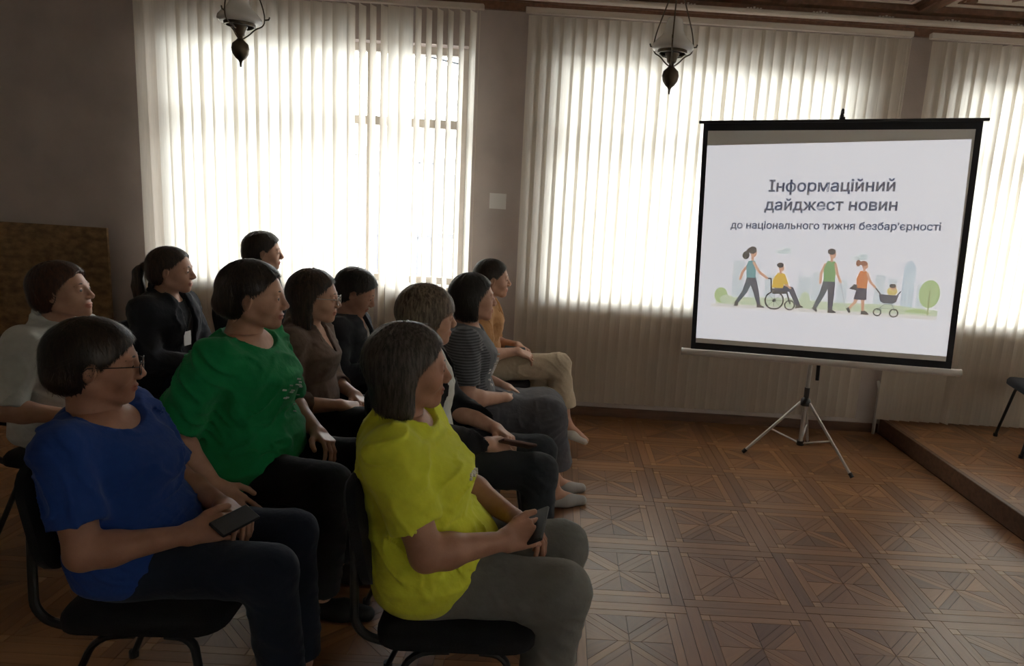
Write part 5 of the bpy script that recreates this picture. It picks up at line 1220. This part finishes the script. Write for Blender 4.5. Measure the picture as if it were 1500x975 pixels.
def striped():
    m = cloth('cloth_striped', (0.12, 0.125, 0.14)); nt = m.node_tree; b = nt.nodes['Principled BSDF']
    tc = nt.nodes.new('ShaderNodeTexCoord'); sp = nt.nodes.new('ShaderNodeSeparateXYZ'); nt.links.new(tc.outputs['Object'], sp.inputs[0])
    w_ = nt.nodes.new('ShaderNodeMath'); w_.operation = 'SINE'; k = nt.nodes.new('ShaderNodeMath'); k.operation = 'MULTIPLY'; k.inputs[1].default_value = 480; nt.links.new(sp.outputs['Z'], k.inputs[0]); nt.links.new(k.outputs[0], w_.inputs[0])
    g = nt.nodes.new('ShaderNodeMath'); g.operation = 'GREATER_THAN'; g.inputs[1].default_value = 0.2; nt.links.new(w_.outputs[0], g.inputs[0])
    ab = nt.nodes.new('ShaderNodeMath'); ab.operation = 'ABSOLUTE'; nt.links.new(sp.outputs['Y'], ab.inputs[0]); g2 = nt.nodes.new('ShaderNodeMath'); g2.operation = 'GREATER_THAN'; g2.inputs[1].default_value = 0.125; nt.links.new(ab.outputs[0], g2.inputs[0])
    mu = nt.nodes.new('ShaderNodeMath'); mu.operation = 'MULTIPLY'; nt.links.new(g.outputs[0], mu.inputs[0]); nt.links.new(g2.outputs[0], mu.inputs[1])
    mx = nt.nodes.new('ShaderNodeMix'); mx.data_type = 'RGBA'; nt.links.new(mu.outputs[0], mx.inputs[0]); mx.inputs[6].default_value = (0.13, 0.135, 0.15, 1); mx.inputs[7].default_value = (0.045, 0.047, 0.055, 1); nt.links.new(mx.outputs[2], b.inputs['Base Color']); return m
c_strip = striped()
M['sequin'] = mat('silver_sequin', (0.75, 0.75, 0.78), 0.25, metal=0.9)
s_blk = mat('shoe_black', (0.012, 0.012, 0.013), 0.5); s_pale = mat('shoe_pale', (0.50, 0.46, 0.42), 0.55); s_grey = mat('shoe_grey', (0.30, 0.28, 0.27), 0.5); s_tan = mat('shoe_brown', (0.10, 0.055, 0.035), 0.5)
SHORT = ([-0.3, -0.10, -0.05, -0.02, 0.01, 0.04, 0.065, 0.085, 0.10], [-0.02, -0.02, -0.015, 0.004, 0.020, 0.050, 0.072, 0.090, 0.2])
BOB = ([-0.3, -0.10, -0.05, -0.01, 0.02, 0.045, 0.07, 0.09, 0.10], [0.004, 0.004, 0.002, 0.006, 0.024, 0.052, 0.072, 0.088, 0.2])
FRINGE = ([-0.3, -0.10, -0.05, -0.01, 0.01, 0.022, 0.030, 0.09], [0.030, 0.032, 0.030, 0.034, 0.044, 0.070, 0.2, 0.2])
def dots(c, spots, size, m='sequin', name='shirt_print', off=0.016):
    T = np.array(c['T']); b = MB()
    for y, z in spots:
        f = np.interp(z, T[:, 0], T[:, 2]) + off + 0.006; w_ = np.interp(z, T[:, 0], T[:, 4]) + off; cx = np.interp(z, T[:, 0], T[:, 1])
        x = lambda yy, zz: np.interp(zz, T[:, 0], T[:, 1]) + (np.interp(zz, T[:, 0], T[:, 2]) + off + 0.006) * max(0.0, 1 - (abs(yy) / w_) ** 2.2) ** (1 / 2.2)
        s = size * random.uniform(0.6, 1.2)
        P = [(x(y + s * math.cos(a), z + s * math.sin(a)) + 0.002, y + s * math.cos(a), z + s * math.sin(a)) for a in [k * PI / 3 for k in range(6)]]
        n = len(b.v); b.faces(P + [(p[0] - 0.012, p[1], p[2]) for p in P], [(0, 1, 2, 3, 4, 5)] + [(k, k + 6, (k + 1) % 6 + 6, (k + 1) % 6) for k in range(6)])
    o = b.build(name, m, c['shirt']); o['kind'] = 'stuff'; return o
LAP = dict(wrist=[(0.27, -0.085, 0.185), (0.27, 0.075, 0.18)], hdir=[(0.75, 0.55, -0.25), (0.72, -0.6, -0.25)], curl=[(0.45, 0.5, 0.55, 0.6), (0.4, 0.45, 0.5, 0.55)])
def chair_for(X, Y, yaw, who): 
    d = 0.095; place_chair(X + d * math.cos(yaw), Y + d * math.sin(yaw), 0, yaw, 'black fabric chair under the ' + who)

def axes(x, y):
    x = unit(x); z = unit(np.cross(x, y)); return np.stack([x, np.cross(z, x), z], 1)
# --- row nearest the screen
def ex_yellow(c):
    dots(c, [(-0.05 + random.uniform(-0.03, 0.05), 0.37 + random.uniform(-0.012, 0.012)) for _ in range(9)], 0.005, 'paper')
    held(c, 'phone', 'black phone held upright by the person in the yellow T-shirt', 'phone', c['wr'][0] + v3(0.080, 0.070, 0.012), axes((0.12, 0.95, 0.22), (0.75, -0.2, 0.45)), (0.145, 0.070, 0.010), 'black_plastic')
person('person', 'person in a yellow T-shirt and grey trousers sitting with a phone in both hands', -0.335, 1.85, 1.222, yaw=0.02, fat=0.13, belly=0.065, bust=0.035, lean=-0.13, neck_fwd=0.012, hy=0.32, hp=0.02, fine=0.0030, cl=0.0052, skin='skin_tan', jaw=1.06,
       hair=dict(style='bob', mat=H_grey, vol=0.95, line=BOB, amp=0.007, bottom=-0.125, fuzz=1.3, res=0.0032, n=6500), shirt=dict(mat=c_yel, sleeve=0.72, slack=0.024, hem=0.02, off=0.013, drape=0.016, amp=0.014, seed=2.0, hemtilt=-0.10),
       legs=dict(mat=c_grey, knee=[(0.385, -0.125, 0.075), (0.39, 0.125, 0.075)], ankle=[(0.33, -0.12, 0.085), (0.35, 0.13, 0.085)], off=0.020, wide=0.012, amp=0.007), shoes=dict(mat=s_blk),
       arms=dict(wrist=[(0.225, -0.095, 0.205), (0.245, 0.065, 0.195)], hdir=[(0.80, 0.50, 0.05), (0.72, -0.62, -0.1)], back=[(0.1, -0.75, 0.65), (0.4, 0.3, 1)], curl=[(0.55, 0.62, 0.68, 0.72), (0.5, 0.55, 0.6, 0.6)], pole=[(-0.5, -0.75, -0.6), (-0.4, 0.8, -0.5)], thumb=[(0.8, 0.5, 0.25), (0.75, 0.62, -0.25)]), extra=ex_yellow)
chair_for(-0.355, 1.85, 0.02, 'person in the yellow T-shirt')
def ex_blond(c):
    make_shirt(c, dict(name='jacket', mat=c_blk, sleeve=1.94, slack=0.026, hem=0.02, off=0.030, drape=0.018, amp=0.008, seed=5.0, neck='vee', open=0.16, res=0.0065))
    held(c, 'phone', 'brown cased phone held by the person in the black jacket', 'phone', c['wr'][0] + v3(0.115, 0.025, 0.0), rotz(0.35) @ roty(0.25) @ rotx(-0.5), (0.145, 0.072, 0.011), mat('phone_case_brown', (0.12, 0.06, 0.045), 0.6))
person('person', 'person in an open black jacket over a white top, holding a brown phone', -0.54, 2.68, 1.222, yaw=0.03, fat=0.03, lean=0.01, neck_fwd=0.01, hy=0.36, hp=0.04, fine=0.0036,
       hair=dict(style='bob', mat=H_blond, vol=1.1, line=FRINGE, amp=0.005, bottom=-0.115), shirt=dict(name='top', mat=c_white, sleeve=0.6, hem=0.06, off=0.012, neck='vee', seed=3.0, amp=0.005),
       legs=dict(mat=c_jeans, knee=[(0.50, -0.105, 0.070), (0.50, 0.115, 0.072)], ankle=[(0.50, -0.10, 0.085), (0.50, 0.11, 0.085)], off=0.014), shoes=dict(mat=s_blk),
       arms=dict(wrist=[(0.29, -0.10, 0.175), (0.31, 0.09, 0.175)], hdir=[(0.85, 0.4, -0.2), (0.7, -0.65, -0.2)], back=[(0.2, -0.5, 0.9), (0.3, 0.3, 1)], curl=[(0.5, 0.55, 0.6, 0.65)] * 2), extra=ex_blond)
chair_for(-0.54, 2.68, 0.03, 'person in the open black jacket')
def ex_bob(c):
    dots(c, [(random.gauss(-0.05, 0.04), random.gauss(0.31, 0.045)) for _ in range(30)], 0.0055, 'paper', off=0.017)
person('person', 'person in a striped grey T-shirt with silver print and a long slate skirt', -0.47, 3.36, 1.205, yaw=0.12, fat=0.10, belly=0.025, bust=0.025, lean=0.03, neck_fwd=0.02, hy=0.26, hp=-0.05, fine=0.0038,
       hair=dict(style='bob', mat=H_black, vol=0.9, line=([-0.3, -0.10, -0.05, -0.01, 0.02, 0.045, 0.07, 0.09, 0.10], [-0.005, -0.005, -0.004, 0.0, 0.020, 0.046, 0.068, 0.084, 0.2]), amp=0.005, bottom=-0.10), shirt=dict(mat=c_strip, sleeve=0.78, slack=0.022, hem=0.04, off=0.014, drape=0.014, amp=0.006, seed=6.0),
       legs=dict(mat=c_skirt, skirt=True, skirt_len=0.66, bare=True, knee=[(0.44, -0.085, 0.068), (0.44, 0.095, 0.068)], ankle=[(0.50, 0.00, 0.085), (0.52, 0.16, 0.085)], foot=[(1, 0.15, 0), (1, 0.15, 0)]), shoes=dict(mat=s_grey, flat=True),
       arms=dict(wrist=[(0.22, -0.10, 0.165), (0.24, 0.07, 0.165)], hdir=[(0.8, 0.55, -0.25), (0.75, -0.6, -0.2)], curl=[(0.3, 0.35, 0.4, 0.45)] * 2, pole=[(-0.5, -0.7, -0.7), (-0.5, 0.7, -0.6)]), extra=ex_bob)
chair_for(-0.47, 3.36, 0.12, 'person in the long slate skirt')
def ex_tan(c):
    held(c, 'phone', 'black phone lying on the lap of the person in ochre', 'phone', v3(0.245, -0.075, 0.205), rotz(0.2) @ roty(0.1) @ rotx(0.5), (0.13, 0.068, 0.012), 'black_plastic')
person('person', 'person in an ochre shirt and beige trousers sitting with crossed legs', -0.50, 4.28, 1.20, yaw=0.0, fat=0.0, lean=0.06, hy=0.16, hp=0.0, fine=0.0042, s=1.0, jaw=1.05,
       hair=dict(style='short', mat=H_dark, vol=0.8, line=SHORT, nape=-0.06), shirt=dict(name='shirt', mat=c_tan, sleeve=0.85, slack=0.024, hem=0.05, off=0.016, collar=True, neck='vee', amp=0.008, seed=8.0),
       legs=dict(mat=c_beige, knee=[(0.52, -0.02, 0.115), (0.42, 0.07, 0.052)], ankle=[(0.585, -0.03, 0.20), (0.40, 0.10, 0.085)], foot=[(1, -0.1, -0.38), (1, 0, 0)], bare=True, len=0.74, off=0.018, wide=0.02, amp=0.008), shoes=dict(mat=s_pale, flat=True),
       arms=dict(wrist=[(0.26, -0.12, 0.21), (0.25, 0.05, 0.21)], hdir=[(0.85, 0.2, -0.35), (0.75, -0.6, -0.2)], curl=[(0.4, 0.45, 0.5, 0.55)] * 2), extra=ex_tan)
chair_for(-0.50, 4.28, 0.0, 'person in the ochre shirt')

# --- middle row
def ex_blue(c):
    glasses(c)
    held(c, 'phone', 'dark phone held by the person in the blue T-shirt', 'phone', c['wr'][0] + v3(0.105, 0.050, 0.020), axes((0.45, 0.88, 0.05), (-0.70, 0.3, 0.35)), (0.125, 0.062, 0.010), 'black_plastic')
person('person', 'person in a blue T-shirt and navy trousers with glasses, holding a dark phone', -1.155, 1.84, 1.184, yaw=0.05, fat=0.07, belly=0.035, bust=0.025, lean=-0.18, neck_fwd=0.002, hy=0.40, hp=0.05, fine=0.0031, cl=0.0055, skin='skin_tan',
       hair=dict(style='short', mat=H_dark, vol=1.0, line=([-0.3, -0.10, -0.05, -0.02, 0.01, 0.03, 0.055, 0.075, 0.09], [-0.03, -0.03, -0.018, 0.006, 0.024, 0.048, 0.074, 0.094, 0.2]), nape=-0.09, amp=0.005, res=0.0034, n=5500), shirt=dict(mat=c_blue, sleeve=0.74, slack=0.022, hem=0.02, off=0.012, drape=0.012, amp=0.014, seed=9.0, neck='wide'),
       legs=dict(mat=c_denim, knee=[(0.39, -0.10, 0.068), (0.38, 0.12, 0.068)], ankle=[(0.43, -0.09, 0.085), (0.41, 0.11, 0.085)], off=0.014, amp=0.006, len=0.93), shoes=dict(mat=s_tan),
       arms=dict(wrist=[(0.175, -0.10, 0.175), (0.20, 0.07, 0.18)], hdir=[(0.85, 0.5, 0.05), (0.75, -0.6, 0.0)], back=[(0.1, -0.7, 0.7), (0.3, 0.3, 1)], curl=[(0.5, 0.56, 0.62, 0.66), (0.45, 0.5, 0.55, 0.6)], thumb=[(0.8, 0.5, 0.25), (0.75, 0.62, -0.25)]), extra=ex_blue)
chair_for(-1.195, 1.84, 0.05, 'person in the blue T-shirt')
def ex_green(c):
    dots(c, [(random.gauss(-0.01, 0.05), random.gauss(0.36, 0.04)) for _ in range(14)], 0.0030, 'paper', off=0.026)
person('person', 'person in a green T-shirt and black trousers with one hand beside the thigh', -1.19, 2.50, 1.292, yaw=-0.06, fat=0.24, belly=0.05, bust=0.03, lean=0.05, hy=0.22, hp=0.02, s=1.03, fine=0.0034, cl=0.0062, skin='skin', jaw=1.12,
       hair=dict(style='short', mat=H_dark, vol=1.15, line=([-0.3, -0.10, -0.05, -0.02, 0.01, 0.04, 0.065, 0.085, 0.10], [-0.035, -0.03, -0.02, 0.0, 0.016, 0.048, 0.068, 0.084, 0.2]), nape=-0.085, amp=0.006, lumps=[((-0.105, 0, -0.03), (0.034, 0.04, 0.034))], n=4500), shirt=dict(mat=c_green, sleeve=0.94, slack=0.028, hem=0.0, off=0.016, drape=0.02, amp=0.015, seed=11.0, neck='wide'),
       legs=dict(mat=c_blk, knee=[(0.40, -0.13, 0.068), (0.39, 0.13, 0.068)], ankle=[(0.37, -0.12, 0.085), (0.33, 0.12, 0.085)], off=0.014), shoes=dict(mat=s_blk),
       arms=dict(wrist=[(0.08, -0.285, 0.10), (0.25, 0.13, 0.165)], hdir=[(0.72, 0.12, -0.65), (0.75, -0.6, -0.2)], back=[(0.5, -0.75, 0.4), (0.3, 0.3, 1)], curl=[(0.25, 0.28, 0.3, 0.32), (0.4, 0.45, 0.5, 0.55)], pole=[(-1, -0.5, -0.1), (-0.5, 0.7, -0.6)]), extra=ex_green)
chair_for(-1.19, 2.50, -0.06, 'person in the green T-shirt')
person('person', 'person in a brown shirt with glasses and hands folded in the lap', -1.20, 3.13, 1.20, yaw=-0.05, fat=0.10, belly=0.02, bust=0.02, lean=0.07, hy=0.22, hp=0.05, fine=0.0040,
       hair=dict(style='long', mat=H_brown, vol=1.1, line=BOB, amp=0.007, bottom=-0.15), shirt=dict(name='shirt', mat=c_brown, sleeve=1.45, slack=0.020, hem=0.03, off=0.016, collar=True, neck='vee', amp=0.008, seed=12.0),
       legs=dict(mat=c_blk, off=0.014), shoes=dict(mat=s_blk), arms=dict(LAP, wrist=[(0.24, -0.11, 0.165), (0.25, 0.06, 0.165)]), extra=lambda c: glasses(c, 'alu'))
chair_for(-1.20, 3.13, -0.05, 'person in the brown shirt')
def ex_vest(c): make_shirt(c, dict(name='jacket', mat=c_char, sleeve=1.93, slack=0.024, hem=0.03, off=0.026, amp=0.008, seed=13.0, neck='vee', open=0.05))
person('person', 'person in a charcoal jacket over a light shirt, sitting with bowed head', -1.22, 3.74, 1.145, yaw=-0.05, fat=0.06, lean=0.13, hy=0.18, hp=0.42, fine=0.0044,
       hair=dict(style='short', mat=H_black, vol=1.35, line=SHORT, amp=0.007, curl=0.5), shirt=dict(name='shirt', mat=c_ltgrey, sleeve=0.5, slack=0.0, hem=0.03, off=0.004, neck='vee', amp=0.003, seed=14.0),
       legs=dict(mat=c_blk), shoes=dict(mat=s_blk), arms=LAP, extra=ex_vest)
chair_for(-1.22, 3.74, -0.05, 'person in the charcoal jacket with bowed head')

# --- rear row
person('person', 'person in a white short sleeved shirt and grey trousers, looking up', -2.12, 2.84, 1.205, yaw=-0.10, fat=0.04, lean=0.04, hy=0.22, hp=-0.16, fine=0.0040,
       hair=dict(style='short', mat=H_red, vol=1.2, line=SHORT, amp=0.005, noear=True, nape=-0.095), shirt=dict(name='shirt', mat=c_white, sleeve=0.95, slack=0.026, hem=0.02, off=0.016, collar=True, neck='vee', amp=0.007, seed=15.0),
       legs=dict(mat=c_ltgrey), shoes=dict(mat=s_blk), arms=dict(LAP, wrist=[(0.22, -0.15, 0.16), (0.24, 0.06, 0.17)]))
chair_for(-2.12, 2.84, -0.10, 'person in the white shirt')
def ex_pony(c):
    make_shirt(c, dict(name='jacket', mat=c_jacket, sleeve=1.95, slack=0.026, hem=0.02, off=0.032, amp=0.009, seed=16.0, neck='vee', open=0.045, collar=True))
    b = MB(); T = np.array(c['T']); x = np.interp(0.30, T[:, 0], T[:, 1] + T[:, 2]) + 0.034; b.box((x, -0.055, 0.27), (x + 0.003, 0.0, 0.345), 0.001); o = b.build('badge', 'paper', c['P'])
    b = MB(); nb = c['nb']; 
    for s in (-1, 1): b.tube([Vector((x + 0.001, -0.027, 0.345)), Vector((x - 0.006, s * 0.03 - 0.01, 0.42)), Vector((nb[0] + 0.08, s * 0.06, nb[2] - 0.01)), Vector((nb[0], s * 0.072, nb[2] + 0.035))], 0.003, 6)
    b.build('lanyard', 'black_plastic', o)
person('person', 'person in a dark jacket with a white badge on a lanyard', -2.10, 3.60, 1.222, yaw=-0.12, fat=0.02, lean=0.05, hy=0.30, hp=0.02, fine=0.0042,
       hair=dict(style='tail', mat=H_brown, vol=0.75, line=([-0.3, -0.10, -0.05, -0.02, 0.01, 0.04, 0.065, 0.085, 0.10], [-0.04, -0.035, -0.02, -0.004, 0.008, 0.040, 0.060, 0.074, 0.2]), amp=0.003, nape=-0.065), shirt=dict(name='top', mat=c_blk, sleeve=0.7, off=0.012, seed=17.0),
       legs=dict(mat=c_navy), shoes=dict(mat=s_blk), arms=LAP, extra=ex_pony)
chair_for(-2.10, 3.60, -0.12, 'person in the dark jacket')
person('person', 'person in a charcoal top sitting closest to the window, behind the others', -1.96, 4.38, 1.272, yaw=-0.05, fat=0.04, lean=0.05, hy=0.40, hp=0.02, fine=0.0044,
       hair=dict(style='short', mat=H_dark, vol=1.3, line=SHORT, amp=0.007, curl=0.4, nape=-0.085), shirt=dict(name='top', mat=c_char, sleeve=1.9, slack=0.018, off=0.014, seed=18.0),
       legs=dict(mat=c_blk), shoes=dict(mat=s_blk), arms=LAP)
chair_for(-1.96, 4.38, -0.05, 'person in the charcoal top')
